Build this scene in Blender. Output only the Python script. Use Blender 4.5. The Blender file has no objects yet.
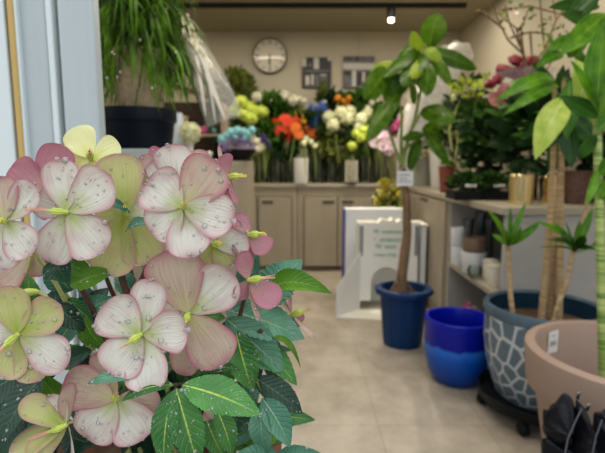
import bpy, math, random
from mathutils import Vector, Matrix, noise
V = Vector
PI = math.pi
sc = bpy.context.scene
C = sc.collection
rnd = random.Random(7)

# ------------------------------------------------------------------ camera
F_PX, PITCH, EYE = 470.0, math.radians(7.8), 1.10
cam_d = bpy.data.cameras.new('camera'); cam = bpy.data.objects.new('camera', cam_d); C.objects.link(cam)
cam.location = (0, 0, EYE); cam.rotation_euler = (PI/2 - PITCH, 0, 0)
cam_d.sensor_width = 36; cam_d.lens = 36*F_PX/605; cam_d.clip_start = 0.02
cam_d.dof.use_dof = True; cam_d.dof.focus_distance = 0.385; cam_d.dof.aperture_fstop = 8.6
sc.camera = cam

# ------------------------------------------------------------------ sky and light
w = bpy.data.worlds.new('sky'); sc.world = w; w.use_nodes = True
nt = w.node_tree; nt.nodes.clear()
wo = nt.nodes.new('ShaderNodeOutputWorld'); bg = nt.nodes.new('ShaderNodeBackground')
tc = nt.nodes.new('ShaderNodeTexCoord'); sp = nt.nodes.new('ShaderNodeSeparateXYZ')
cr = nt.nodes.new('ShaderNodeValToRGB')
cr.color_ramp.elements[0].position = 0.0; cr.color_ramp.elements[0].color = (0.24, 0.235, 0.225, 1)
cr.color_ramp.elements[1].position = 0.04; cr.color_ramp.elements[1].color = (0.50, 0.54, 0.57, 1)
q_ = cr.color_ramp.elements.new(0.22); q_.color = (0.62, 0.67, 0.71, 1)
q_ = cr.color_ramp.elements.new(0.42); q_.color = (1.05, 1.12, 1.18, 1)
q_ = cr.color_ramp.elements.new(1.0); q_.color = (1.45, 1.5, 1.55, 1)
nt.links.new(tc.outputs['Generated'], sp.inputs[0]); nt.links.new(sp.outputs['Z'], cr.inputs[0])
nt.links.new(cr.outputs[0], bg.inputs[0]); nt.links.new(bg.outputs[0], wo.inputs[0])
bg.inputs[1].default_value = 1.18

def area_light(name, loc, rot, sx, sy, power, col):
    d = bpy.data.lights.new(name, 'AREA'); d.shape = 'RECTANGLE'; d.size = sx; d.size_y = sy
    d.energy = power; d.color = col
    o = bpy.data.objects.new(name, d); C.objects.link(o); o.location = loc; o.rotation_euler = rot
    return o
WARM = (1.0, 0.90, 0.72)
area_light('ceiling_light_back', (0.1, 4.1, 2.46), (0, 0, 0), 2.6, 0.12, 21, WARM)
area_light('ceiling_light_middle', (0.1, 2.7, 2.46), (0, 0, 0), 2.6, 0.12, 18, WARM)
area_light('ceiling_light_front', (0.5, 1.5, 2.46), (0, 0, 0), 1.6, 0.12, 10, (1.0, 0.93, 0.82))

sc.view_settings.view_transform = 'Standard'; sc.view_settings.look = 'None'
sc.view_settings.gamma = 1.0; sc.view_settings.use_curve_mapping = False
sc.view_settings.exposure = 0.43
sc.cycles.use_denoising = True
sc.cycles.max_bounces = 10; sc.cycles.transmission_bounces = 8; sc.cycles.transparent_max_bounces = 16

# ------------------------------------------------------------------ measuring helpers
cp, s_p = math.cos(PITCH), math.sin(PITCH)
def ray(px, py):
    u = (px-302.5)/F_PX; v = (226.5-py)/F_PX
    return V((u, cp + v*s_p, -s_p + v*cp))
def at(px, py, Y):
    d = ray(px, py); return V((0, 0, EYE)) + d*(Y/d.y)
def atz(px, py, z):
    d = ray(px, py); return V((0, 0, EYE)) + d*((z-EYE)/d.z)
def atx(px, py, x):
    d = ray(px, py); return V((0, 0, EYE)) + d*(x/d.x)
def mpp(p):   # metres in one pixel at point p
    return (p.y*cp - (p.z-EYE)*s_p)/F_PX

# ------------------------------------------------------------------ materials
MATS = {}
def mat(name, col, rough=0.6, metal=0.0, noise_amt=0.0, noise_scale=20, bump=0.0, trans=0.0, coat=0.0, spec=0.5, alpha=1.0, emit=None, estr=0.0, col2=None, stretch=(1,1,1), sub=0.0, bscale=None):
    m = bpy.data.materials.new(name); m.use_nodes = True; n = m.node_tree; b = n.nodes['Principled BSDF']
    b.inputs['Base Color'].default_value = (*col, 1); b.inputs['Roughness'].default_value = rough
    b.inputs['Metallic'].default_value = metal; b.inputs['Transmission Weight'].default_value = trans
    b.inputs['Coat Weight'].default_value = coat; b.inputs['Specular IOR Level'].default_value = spec
    b.inputs['Alpha'].default_value = alpha
    if sub: b.inputs['Subsurface Weight'].default_value = sub; b.inputs['Subsurface Radius'].default_value = (.01, .006, .004)
    if emit: b.inputs['Emission Color'].default_value = (*emit, 1); b.inputs['Emission Strength'].default_value = estr
    if noise_amt or col2 or bump:
        t = n.nodes.new('ShaderNodeTexCoord'); mp = n.nodes.new('ShaderNodeMapping'); mp.inputs['Scale'].default_value = stretch
        nz = n.nodes.new('ShaderNodeTexNoise'); nz.inputs['Scale'].default_value = noise_scale; nz.inputs['Detail'].default_value = 4
        n.links.new(t.outputs['Object'], mp.inputs[0]); n.links.new(mp.outputs[0], nz.inputs['Vector'])
        if noise_amt or col2:
            r = n.nodes.new('ShaderNodeValToRGB'); c2 = col2 or tuple(max(0, c*(1-noise_amt)) for c in col)
            r.color_ramp.elements[0].color = (*c2, 1); r.color_ramp.elements[1].color = (*col, 1)
            r.color_ramp.elements[0].position = 0.35; r.color_ramp.elements[1].position = 0.65
            n.links.new(nz.outputs['Fac'], r.inputs[0]); n.links.new(r.outputs[0], b.inputs['Base Color'])
        if bump:
            if bscale:
                nz = n.nodes.new('ShaderNodeTexNoise'); nz.inputs['Scale'].default_value = bscale
                n.links.new(mp.outputs[0], nz.inputs['Vector'])
            bp = n.nodes.new('ShaderNodeBump'); bp.inputs['Strength'].default_value = bump; bp.inputs['Distance'].default_value = 0.01
            n.links.new(nz.outputs['Fac'], bp.inputs['Height']); n.links.new(bp.outputs[0], b.inputs['Normal'])
    MATS[name] = m
    return m

def math_node(n, op, a, b=None, c=None, clamp=False):
    x = n.nodes.new('ShaderNodeMath'); x.operation = op; x.use_clamp = clamp
    for i, v in enumerate((a, b, c)):
        if v is None: continue
        if isinstance(v, (int, float)): x.inputs[i].default_value = v
        else: n.links.new(v, x.inputs[i])
    return x.outputs[0]
def mix_node(n, fac, a, b):
    x = n.nodes.new('ShaderNodeMix'); x.data_type = 'RGBA'
    for k, v in ((0, fac), (6, a), (7, b)):
        if isinstance(v, (int, float)): x.inputs[k].default_value = v
        elif isinstance(v, tuple): x.inputs[k].default_value = (*v, 1)
        else: n.links.new(v, x.inputs[k])
    return x.outputs[2]

def petal_mat(name, base, mid, edge, vein, rough=0.42, edge_w=1.0):
    """u runs across the petal, v from its claw to its tip"""
    m = bpy.data.materials.new(name); m.use_nodes = True; n = m.node_tree; b = n.nodes['Principled BSDF']; out = n.nodes['Material Output']
    uv = n.nodes.new('ShaderNodeUVMap'); s = n.nodes.new('ShaderNodeSeparateXYZ'); n.links.new(uv.outputs[0], s.inputs[0])
    u, v = s.outputs[0], s.outputs[1]
    e = math_node(n, 'ABSOLUTE', math_node(n, 'MULTIPLY_ADD', u, 2.0, -1.0))           # 0 midrib .. 1 edge
    oi = n.nodes.new('ShaderNodeObjectInfo')
    # veins: noise stretched along the petal
    cb = n.nodes.new('ShaderNodeCombineXYZ')
    n.links.new(math_node(n, 'MULTIPLY', u, 26.0), cb.inputs[0]); n.links.new(math_node(n, 'MULTIPLY', v, 1.6), cb.inputs[1]); n.links.new(math_node(n, 'MULTIPLY', oi.outputs['Random'], 40.0), cb.inputs[2])
    nz = n.nodes.new('ShaderNodeTexNoise'); nz.inputs['Scale'].default_value = 1.0; nz.inputs['Detail'].default_value = 3; n.links.new(cb.outputs[0], nz.inputs['Vector'])
    cb2 = n.nodes.new('ShaderNodeCombineXYZ')
    n.links.new(math_node(n, 'MULTIPLY', u, 3.0), cb2.inputs[0]); n.links.new(math_node(n, 'MULTIPLY', v, 3.0), cb2.inputs[1]); n.links.new(math_node(n, 'MULTIPLY', oi.outputs['Random'], 90.0), cb2.inputs[2])
    blot = n.nodes.new('ShaderNodeTexNoise'); blot.inputs['Scale'].default_value = 1.0; blot.inputs['Detail'].default_value = 3; n.links.new(cb2.outputs[0], blot.inputs['Vector'])
    e3 = math_node(n, 'POWER', e, 5.0); v3 = math_node(n, 'POWER', v, 9.0)
    rim = math_node(n, 'MAXIMUM', e3, v3)
    rim = math_node(n, 'MULTIPLY', rim, edge_w, clamp=True)
    wash = math_node(n, 'MULTIPLY', math_node(n, 'SUBTRACT', math_node(n, 'ADD', blot.outputs['Fac'], math_node(n, 'MULTIPLY', e, 0.25)), 0.52), 2.6, clamp=True)
    wash = math_node(n, 'MULTIPLY', wash, 0.42)
    tot = math_node(n, 'MAXIMUM', rim, wash)
    c0 = math_node(n, 'MULTIPLY', math_node(n, 'SUBTRACT', 0.50, v), 2.4, clamp=True)   # green at the claw
    c0 = math_node(n, 'MULTIPLY', c0, math_node(n, 'SUBTRACT', 1.15, e))
    col = mix_node(n, tot, mid, edge)
    col = mix_node(n, c0, col, base)
    vf = math_node(n, 'MULTIPLY', math_node(n, 'SUBTRACT', nz.outputs['Fac'], 0.50), 5.0, clamp=True)
    col = mix_node(n, math_node(n, 'MULTIPLY', vf, 0.5), col, vein)
    n.links.new(col, b.inputs['Base Color']); b.inputs['Roughness'].default_value = rough
    b.inputs['Coat Weight'].default_value = 0.08; b.inputs['Coat Roughness'].default_value = 0.2; b.inputs['Specular IOR Level'].default_value = .25
    bp = n.nodes.new('ShaderNodeBump'); bp.inputs['Strength'].default_value = 0.6; bp.inputs['Distance'].default_value = 0.0012
    n.links.new(nz.outputs['Fac'], bp.inputs['Height']); n.links.new(bp.outputs[0], b.inputs['Normal'])
    tr = n.nodes.new('ShaderNodeBsdfTranslucent'); n.links.new(col, tr.inputs[0])
    mx = n.nodes.new('ShaderNodeMixShader'); mx.inputs[0].default_value = 0.22
    n.links.new(b.outputs[0], mx.inputs[1]); n.links.new(tr.outputs[0], mx.inputs[2]); n.links.new(mx.outputs[0], out.inputs[0])
    MATS[name] = m; return m

def leaf_mat(name, col, rib, dark, rough=0.35, veins=9.0, transl=0.2, ribw=0.05, coat=0.4, stripes=0.0, var=0.35):
    m = bpy.data.materials.new(name); m.use_nodes = True; n = m.node_tree; b = n.nodes['Principled BSDF']; out = n.nodes['Material Output']
    uv = n.nodes.new('ShaderNodeUVMap'); s = n.nodes.new('ShaderNodeSeparateXYZ'); n.links.new(uv.outputs[0], s.inputs[0])
    u, v = s.outputs[0], s.outputs[1]
    e = math_node(n, 'ABSOLUTE', math_node(n, 'MULTIPLY_ADD', u, 2.0, -1.0))
    oi = n.nodes.new('ShaderNodeObjectInfo')
    t = n.nodes.new('ShaderNodeTexCoord'); nz = n.nodes.new('ShaderNodeTexNoise'); nz.inputs['Scale'].default_value = 30; nz.inputs['Detail'].default_value = 3
    n.links.new(t.outputs['Object'], nz.inputs['Vector'])
    ribf = math_node(n, 'MULTIPLY', math_node(n, 'SUBTRACT', ribw, e), 1/ribw*1.6, clamp=True)
    ribf = math_node(n, 'MULTIPLY', ribf, math_node(n, 'SUBTRACT', 1.15, v), clamp=True)
    # side veins slanting to the tip
    ph = math_node(n, 'MULTIPLY', math_node(n, 'SUBTRACT', v, math_node(n, 'MULTIPLY', e, 0.22)), veins*2*PI)
    sv = math_node(n, 'POWER', math_node(n, 'ABSOLUTE', math_node(n, 'COSINE', ph)), 14.0)
    if stripes:
        sv = math_node(n, 'POWER', math_node(n, 'ABSOLUTE', math_node(n, 'COSINE', math_node(n, 'MULTIPLY', u, stripes*PI))), 3.0)
    blend = math_node(n, 'MULTIPLY', math_node(n, 'ADD', math_node(n, 'MULTIPLY', math_node(n, 'SUBTRACT', nz.outputs['Fac'], 0.4), 2.5), math_node(n, 'MULTIPLY', math_node(n, 'SUBTRACT', oi.outputs['Random'], 0.5), var*2)), 1.0, clamp=True)
    c = mix_node(n, blend, dark, col)
    c = mix_node(n, math_node(n, 'MULTIPLY', sv, 0.13), c, rib)
    c = mix_node(n, ribf, c, rib)
    n.links.new(c, b.inputs['Base Color']); b.inputs['Roughness'].default_value = rough
    b.inputs['Coat Weight'].default_value = coat*.25; b.inputs['Coat Roughness'].default_value = 0.15; b.inputs['Specular IOR Level'].default_value = .2
    h = math_node(n, 'ADD', math_node(n, 'MULTIPLY', sv, -0.6), math_node(n, 'MULTIPLY', nz.outputs['Fac'], 0.5))
    bp = n.nodes.new('ShaderNodeBump'); bp.inputs['Strength'].default_value = 0.7; bp.inputs['Distance'].default_value = 0.0016
    n.links.new(h, bp.inputs['Height']); n.links.new(bp.outputs[0], b.inputs['Normal'])
    tr = n.nodes.new('ShaderNodeBsdfTranslucent'); n.links.new(c, tr.inputs[0])
    mx = n.nodes.new('ShaderNodeMixShader'); mx.inputs[0].default_value = transl
    n.links.new(b.outputs[0], mx.inputs[1]); n.links.new(tr.outputs[0], mx.inputs[2]); n.links.new(mx.outputs[0], out.inputs[0])
    MATS[name] = m; return m

# ------------------------------------------------------------------ mesh builder
class MB:
    def __init__(s): s.v = []; s.f = []; s.uv = []
    def add(s, vs, fs, uvs=None):
        o = len(s.v); s.v += [V(p) for p in vs]; s.f += [tuple(i+o for i in f) for f in fs]
        s.uv += list(uvs) if uvs else [(0.5, 0.5)]*len(vs)
        return s
    def box(s, x0, x1, y0, y1, z0, z1):
        vs = [(x, y, z) for x in (x0, x1) for y in (y0, y1) for z in (z0, z1)]
        return s.add(vs, [(0, 1, 3, 2), (4, 6, 7, 5), (0, 4, 5, 1), (2, 3, 7, 6), (0, 2, 6, 4), (1, 5, 7, 3)])
    def tube(s, pts, rad, n=8, caps=True):
        pts = [V(p) for p in pts]; rs = rad if isinstance(rad, (list, tuple)) else [rad]*len(pts)
        vs = []; uvs = []; fs = []; ref = V((0.31, 0.17, 0.93))
        prev = None
        for i, p in enumerate(pts):
            t = (pts[min(i+1, len(pts)-1)] - pts[max(i-1, 0)])
            if t.length < 1e-9: t = V((0, 0, 1))
            t.normalize()
            if prev is None:
                a = t.cross(ref if abs(t.dot(ref)) < .95 else V((1, 0, 0))).normalized()
            else:
                a = prev - t*prev.dot(t); a = a.normalized() if a.length > 1e-6 else t.cross(ref).normalized()
            prev = a; b = t.cross(a)
            for k in range(n):
                an = 2*PI*k/n; vs.append(p + (a*math.cos(an) + b*math.sin(an))*rs[i]); uvs.append((k/n, i/(len(pts)-1)))
        for i in range(len(pts)-1):
            for k in range(n):
                k2 = (k+1) % n; fs.append((i*n+k, i*n+k2, (i+1)*n+k2, (i+1)*n+k))
        if caps: fs.append(tuple(range(n-1, -1, -1))); fs.append(tuple((len(pts)-1)*n + k for k in range(n)))
        return s.add(vs, fs, uvs)
    def lathe(s, c, prof, n=32, rot=0.0, rfun=None, close=False, caps=True):
        """prof: list of (radius, z)"""
        vs = []; uvs = []; fs = []
        for i, (r, z) in enumerate(prof):
            for k in range(n):
                a = rot + 2*PI*k/n; rr = r*(rfun(a, z) if rfun else 1)
                vs.append((c[0]+rr*math.cos(a), c[1]+rr*math.sin(a), c[2]+z)); uvs.append((k/n, i/max(1, len(prof)-1)))
        m = len(prof)
        for i in range(m if close else m-1):
            for k in range(n):
                k2 = (k+1) % n; j = (i+1) % m; fs.append((i*n+k, i*n+k2, j*n+k2, j*n+k))
        if not close and caps:
            if prof[0][0] > 1e-5: fs.append(tuple(range(n-1, -1, -1)))
            if prof[-1][0] > 1e-5: fs.append(tuple((m-1)*n+k for k in range(n)))
        return s.add(vs, fs, uvs)
    def ball(s, c, r, seg=10, ring=7, sq=(1, 1, 1), lump=0.0, rn=None):
        vs = []; fs = []; c = V(c)
        for i in range(ring+1):
            th = PI*i/ring
            for k in range(seg):
                ph = 2*PI*k/seg; q = 1 + (rn.uniform(-lump, lump) if rn and 0 < i < ring else 0)
                vs.append(c + V((math.sin(th)*math.cos(ph)*sq[0], math.sin(th)*math.sin(ph)*sq[1], math.cos(th)*sq[2]))*r*q)
        for i in range(ring):
            for k in range(seg):
                k2 = (k+1) % seg; fs.append((i*seg+k, (i+1)*seg+k, (i+1)*seg+k2, i*seg+k2))
        return s.add(vs, fs)
    def prism(s, outline, axis_vec, flip=False):
        """outline: 3-D points of a flat polygon, pushed along axis_vec"""
        n = len(outline); vs = [V(p) for p in outline] + [V(p)+V(axis_vec) for p in outline]
        fs = [tuple(range(n-1, -1, -1)), tuple(range(n, 2*n))] + [(k, (k+1) % n, n+(k+1) % n, n+k) for k in range(n)]
        return s.add(vs, fs)
    def blade(s, base, tip, width, nrm=None, arch=0.0, curl=0.0, cup=0.0, wave=0.0, prof='lance', nt=10, nu=4, serr=0.0, twist=0.0, side=0.0, teeth=14):
        """a leaf or petal: a curved sheet from base to tip; returns its grid of points"""
        base, tip = V(base), V(tip); a = tip-base; L = a.length; a.normalize()
        nn = V(nrm) if nrm is not None else V((0, -.75, .65))
        nn = nn - a*nn.dot(a)
        if nn.length < 1e-4: nn = a.orthogonal()
        nn.normalize(); sd = a.cross(nn)
        ph = rnd.random()*6.28
        grid = []; uvs = []
        for i in range(nt+1):
            q = i/nt
            if prof == 'petal':
                t = math.sin(q*PI/2); wd = (t**0.66)*(max(0, 1-t**3.3)**.54)/0.64*1.19
                t = t
            elif prof == 'ovate': t = q; wd = (t**0.55)*((1-t)**0.62)/0.455
            elif prof == 'heart': t = q; wd = (min(1, t*7)**.5)*((1-t)**0.6)*1.05
            elif prof == 'obov': t = q; wd = (t**1.0)*((1-t)**0.42)/0.50
            elif prof == 'strap': t = q; wd = min(1, .35+t*4)*((1-t)**0.5)*1.05
            else: t = q; wd = math.sin(PI*t**0.85)**0.85
            wd = max(wd, 0.0)
            tw = twist*t
            row = []
            for k in range(nu+1):
                u = -1 + 2*k/nu
                ww = width/2*wd
                if serr: ww *= 1 + serr*(((t*teeth) % 1.0)-0.5)*(abs(u)**3)
                if prof == 'petal': ww *= 1 + .035*math.sin(t*11+ph*3+(2 if u > 0 else 0))*t
                h = arch*4*t*(1-t) - curl*t**2.2 + cup*(u*u)*wd*width/2*(t if prof == 'petal' else 1) + wave*math.sin(t*7+ph+u*2.0)*abs(u)*width*0.5*wd
                x = u*ww
                ct, st = math.cos(tw), math.sin(tw)
                p = base + a*(t*L) + sd*(x*ct + side*4*t*(1-t)) + nn*(h + x*st)
                row.append(p); uvs.append(((u+1)/2, t))
            grid.append(row)
        vs = [p for row in grid for p in row]; W = nu+1
        fs = [(i*W+k, i*W+k+1, (i+1)*W+k+1, (i+1)*W+k) for i in range(nt) for k in range(nu)]
        s.add(vs, fs, uvs)
        return grid

ORG = {}
def obj(name, mb, m, parent=None, smooth=True, bevel=0.0, label=None, subsurf=0, cat=None, group=None, kind=None):
    me = bpy.data.meshes.new(name); org = ORG.get(parent.name, V((0, 0, 0))) if parent else V((0, 0, 0))
    if not parent:                                     # own origin: the middle of its base
        xs = [p.x for p in mb.v]; ys = [p.y for p in mb.v]; zs = [p.z for p in mb.v]
        org = V(((min(xs)+max(xs))/2, (min(ys)+max(ys))/2, min(zs)))
    me.from_pydata([p-org for p in mb.v], [], mb.f); me.update()
    ul = me.uv_layers.new(name='UVMap')
    li = [0]*len(me.loops); me.loops.foreach_get('vertex_index', li)
    ul.data.foreach_set('uv', [c for i in li for c in mb.uv[i]])
    if m is not None: me.materials.append(MATS[m] if isinstance(m, str) else m)
    if smooth:
        me.polygons.foreach_set('use_smooth', [True]*len(me.polygons))
    o = bpy.data.objects.new(name, me); C.objects.link(o)
    if parent: o.parent = parent
    else: o.location = org
    ORG[o.name] = org
    if bevel:
        b = o.modifiers.new('bevel', 'BEVEL'); b.width = bevel; b.segments = 2; b.limit_method = 'ANGLE'; b.angle_limit = math.radians(40)
    if subsurf:
        b = o.modifiers.new('sub', 'SUBSURF'); b.levels = subsurf; b.render_levels = subsurf
    if smooth and not subsurf: 
        try: me.set_sharp_from_angle(angle=math.radians(40))
        except Exception: pass
    if label: o['label'] = label
    if cat: o['category'] = cat
    if group: o['group'] = group
    if kind: o['kind'] = kind
    return o
def thing(name, label, cat, loc, group=None):
    o = bpy.data.objects.new(name, None); C.objects.link(o); o.location = loc; o.empty_display_size = 0.05
    ORG[o.name] = V(loc); o['label'] = label; o['category'] = cat
    if group: o['group'] = group
    return o
def struct(name, mb, m, smooth=False, bevel=0.0):
    return obj(name, mb, m, None, smooth, bevel, kind='structure')
def dup(o, loc=None, rot=None, scale=None, label=None, group=None, parent=None):
    c = o.copy(); C.objects.link(c)
    if parent: c.parent = parent
    if loc is not None: c.location = loc
    if rot is not None: c.rotation_euler = rot
    if scale is not None: c.scale = (scale,)*3
    if label: c['label'] = label
    if group: c['group'] = group
    for ch in [x for x in C.objects if x.parent == o]: dup(ch, parent=c)
    return c
#PART2
# ------------------------------------------------------------------ palette
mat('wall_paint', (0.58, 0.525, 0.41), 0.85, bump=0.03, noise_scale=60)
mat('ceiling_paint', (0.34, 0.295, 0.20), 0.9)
mat('door_paint', (0.43, 0.485, 0.50), 0.4, noise_amt=0.07, noise_scale=6, stretch=(9, 9, .5))
mat('door_pale', (0.62, 0.69, 0.70), 0.35)
mat('door_groove', (0.23, 0.27, 0.30), 0.5)
mat('door_gasket', (0.50, 0.33, 0.10), 0.6)
mat('cabinet', (0.36, 0.31, 0.235), 0.6, noise_amt=0.08, noise_scale=9, stretch=(1, 1, .3))
mat('cabinet_dark', (0.05, 0.045, 0.04), 0.7)
mat('plinth', (0.20, 0.16, 0.11), 0.7)
mat('worktop', (0.38, 0.335, 0.265), 0.5, noise_amt=0.06, noise_scale=8)
mat('concrete_panel', (0.40, 0.392, 0.375), 0.6, noise_amt=0.10, noise_scale=5)
mat('soil', (0.10, 0.055, 0.03), 0.95, noise_amt=0.6, noise_scale=60, bump=0.6)
mat('black_plastic', (0.005, 0.006, 0.008), 0.45, spec=.18)
mat('black_matte', (0.008, 0.008, 0.009), 0.7)
mat('white_plastic', (0.75, 0.74, 0.70), 0.4)
mat('white_foam', (0.78, 0.80, 0.84), 0.7, noise_amt=0.05, noise_scale=40)
mat('cream_foam', (0.86, 0.83, 0.74), 0.7)
mat('carton_white', (0.78, 0.79, 0.77), 0.7)
mat('purple_edge', (0.10, 0.09, 0.35), 0.6)
mat('green_ink', (0.12, 0.48, 0.33), 0.7)
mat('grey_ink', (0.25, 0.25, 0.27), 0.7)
mat('navy_plastic', (0.002, 0.028, 0.11), 0.5, spec=.25)
mat('taupe_pot', (0.33, 0.235, 0.185), 0.6, spec=.2, noise_amt=0.06, noise_scale=10)
mat('terracotta', (0.20, 0.085, 0.045), 0.8, noise_amt=0.3, noise_scale=30)
mat('red_pot', (0.20, 0.05, 0.035), 0.6)
mat('grey_pot', (0.32, 0.32, 0.27), 0.7)
mat('gold', (0.85, 0.68, 0.36), 0.18, metal=1.0)
mat('wicker', (0.12, 0.055, 0.035), 0.7, noise_amt=0.5, noise_scale=60, bump=.5)
mat('wood_dark', (0.13, 0.08, 0.05), 0.7, noise_amt=0.4, noise_scale=12, stretch=(1, 8, 8))
mat('wood_light', (0.42, 0.33, 0.24), 0.7, noise_amt=0.2, noise_scale=12, stretch=(1, 8, 8))
mat('bark', (0.27, 0.165, 0.09), 0.85, noise_amt=0.5, noise_scale=40, bump=.6, stretch=(1, 1, .3))
mat('bark_pale', (0.50, 0.36, 0.20), 0.8, col2=(0.30, 0.19, 0.09), noise_scale=14, stretch=(.3, .3, 6), bump=.5)
mat('stem_green', (0.20, 0.26, 0.06), 0.6)
mat('stem_red', (0.09, 0.035, 0.025), 0.5, noise_amt=.4, noise_scale=80)
mat('stem_pale', (0.40, 0.42, 0.16), 0.5)
mat('stem_dark', (0.018, 0.05, 0.012), 0.6)
mat('leaf_dark', (0.010, 0.042, 0.006), 0.6, spec=.2, noise_amt=.5, noise_scale=20)
mat('leaf_mid', (0.055, 0.16, 0.010), 0.55, spec=.25, noise_amt=.5, noise_scale=20)
mat('leaf_olive', (0.13, 0.16, 0.022), 0.6, spec=.2, noise_amt=.5, noise_scale=20)
mat('leaf_lime', (0.42, 0.52, 0.045), 0.5, noise_amt=.3, noise_scale=20)
mat('leaf_yellow', (0.55, 0.42, 0.02), 0.5, col2=(0.18, 0.22, 0.02), noise_scale=20)
mat('leaf_trailing', (0.14, 0.31, 0.012), 0.45, spec=.25, noise_amt=.8, noise_scale=14)
mat('lime_flower', (0.60, 0.72, 0.10), 0.6, noise_amt=.2, noise_scale=60)
mat('white_flower', (0.78, 0.76, 0.60), 0.6)
mat('cream_flower', (0.74, 0.76, 0.48), 0.6, noise_amt=.15, noise_scale=80)
mat('red_flower', (0.80, 0.055, 0.012), 0.6)
mat('orange_flower', (0.85, 0.19, 0.02), 0.6)
mat('amber_flower', (0.75, 0.28, 0.02), 0.6)
mat('yellow_flower', (0.80, 0.50, 0.02), 0.6)
mat('blue_flower', (0.14, 0.27, 0.74), 0.6, noise_amt=.3, noise_scale=50)
mat('violet_flower', (0.18, 0.08, 0.50), 0.6)
mat('lilac_flower', (0.42, 0.30, 0.58), 0.7, noise_amt=.4, noise_scale=60)
mat('teal_flower', (0.36, 0.76, 0.80), 0.6, noise_amt=.2, noise_scale=60)
mat('pink_flower', (0.82, 0.45, 0.62), 0.6, col2=(0.85, 0.78, 0.82), noise_scale=30)
mat('magenta_flower', (0.62, 0.08, 0.28), 0.6)
mat('crimson_flower', (0.20, 0.008, 0.022), 0.6)
mat('rose_paper', (0.62, 0.24, 0.24), 0.6)
mat('clear_wrap', (0.95, 0.97, 1.0), 0.12, alpha=0.2, spec=1.0)
mat('white_net', (0.86, 0.86, 0.84), 0.5, alpha=0.75, spec=.8)
mat('pale_blue', (0.55, 0.64, 0.76), 0.5)
mat('clock_face', (0.80, 0.74, 0.62), 0.4, coat=.5)
mat('clock_rim', (0.10, 0.09, 0.03), 0.35)
mat('picture_dark', (0.018, 0.02, 0.026), 0.5)
mat('picture_mid', (0.16, 0.155, 0.16), 0.5, noise_amt=.4, noise_scale=30)
mat('picture_pale', (0.60, 0.57, 0.53), 0.5)
mat('burlap', (0.52, 0.40, 0.25), 0.85, noise_amt=.3, noise_scale=40, bump=.3)
mat('table_grey', (0.50, 0.53, 0.54), 0.4)
mat('planter_black', (0.003, 0.006, 0.013), 0.4, spec=.15)
mat('anther_yellow', (0.85, 0.68, 0.12), 0.5)
mat('anther_pink', (0.62, 0.33, 0.22), 0.5)
mat('pistil_green', (0.50, 0.58, 0.10), 0.4, noise_amt=.2, noise_scale=150)
mat('nectary', (0.62, 0.64, 0.16), 0.4)
mat('vinyl_black', (0.003, 0.0035, 0.006), 0.42, spec=.18, bump=1.0, noise_scale=26)
mat('stitch', (0.07, 0.075, 0.085), 0.6)
mat('steel', (0.22, 0.20, 0.17), 0.5, metal=1)
mat('container_cream', (0.66, 0.63, 0.52), 0.35)
mat('container_white', (0.74, 0.76, 0.78), 0.35)
mat('container_brown', (0.22, 0.14, 0.10), 0.5)
mat('lamp_glow', (1, 1, 1), 0.5, emit=(1.0, 0.90, 0.72), estr=5.0)
mat('ribbed_stem', (0.42, 0.50, 0.16), 0.45, col2=(0.07, 0.17, 0.015), noise_scale=9, stretch=(.5, .5, 12), bump=.3)

def glass_mat(name, col, rough=0.02, ior=1.45):
    m = mat(name, col, rough, trans=1.0); m.node_tree.nodes['Principled BSDF'].inputs['IOR'].default_value = ior; return m
def clear_mat(name, tint, base_gloss, body, ior):
    m = bpy.data.materials.new(name); m.use_nodes = True; n = m.node_tree; n.nodes.remove(n.nodes['Principled BSDF']); out = n.nodes['Material Output']
    tr = n.nodes.new('ShaderNodeBsdfTransparent'); tr.inputs[0].default_value = (*tint, 1)
    gl = n.nodes.new('ShaderNodeBsdfGlossy'); gl.inputs['Roughness'].default_value = .03
    fr = n.nodes.new('ShaderNodeFresnel'); fr.inputs[0].default_value = ior
    di = n.nodes.new('ShaderNodeBsdfDiffuse'); di.inputs[0].default_value = (.85, .87, .87, 1)
    m1 = n.nodes.new('ShaderNodeMixShader'); m1.inputs[0].default_value = body; n.links.new(tr.outputs[0], m1.inputs[1]); n.links.new(di.outputs[0], m1.inputs[2])
    m2 = n.nodes.new('ShaderNodeMixShader'); n.links.new(math_node(n, 'ADD', fr.outputs[0], base_gloss, clamp=True), m2.inputs[0]); n.links.new(m1.outputs[0], m2.inputs[1]); n.links.new(gl.outputs[0], m2.inputs[2])
    n.links.new(m2.outputs[0], out.inputs[0]); MATS[name] = m; return m
clear_mat('glass', (0.85, 0.90, 0.87), .02, .0, 1.45); clear_mat('glass_blue', (0.68, 0.78, 0.82), .04, .02, 1.45); clear_mat('water', (.97, .97, .97), .02, .14, 1.36)

# floor: worn beige stone tiles
m = bpy.data.materials.new('floor_tiles'); m.use_nodes = True; n = m.node_tree; b = n.nodes['Principled BSDF']
t = n.nodes.new('ShaderNodeTexCoord'); mp = n.nodes.new('ShaderNodeMapping'); mp.inputs['Location'].default_value = (0.13, 0.1, 0)
n.links.new(t.outputs['Object'], mp.inputs[0])
n1 = n.nodes.new('ShaderNodeTexNoise'); n1.inputs['Scale'].default_value = 5; n1.inputs['Detail'].default_value = 8; n1.inputs['Roughness'].default_value = .65; n.links.new(mp.outputs[0], n1.inputs['Vector'])
n2 = n.nodes.new('ShaderNodeTexNoise'); n2.inputs['Scale'].default_value = 1.6; n2.inputs['Detail'].default_value = 3; n.links.new(mp.outputs[0], n2.inputs['Vector'])
br = n.nodes.new('ShaderNodeTexBrick'); br.offset = 0; br.inputs['Scale'].default_value = 1.0; br.inputs['Brick Width'].default_value = .45; br.inputs['Row Height'].default_value = .45; br.inputs['Mortar Size'].default_value = .004; br.inputs['Mortar Smooth'].default_value = .5
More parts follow.
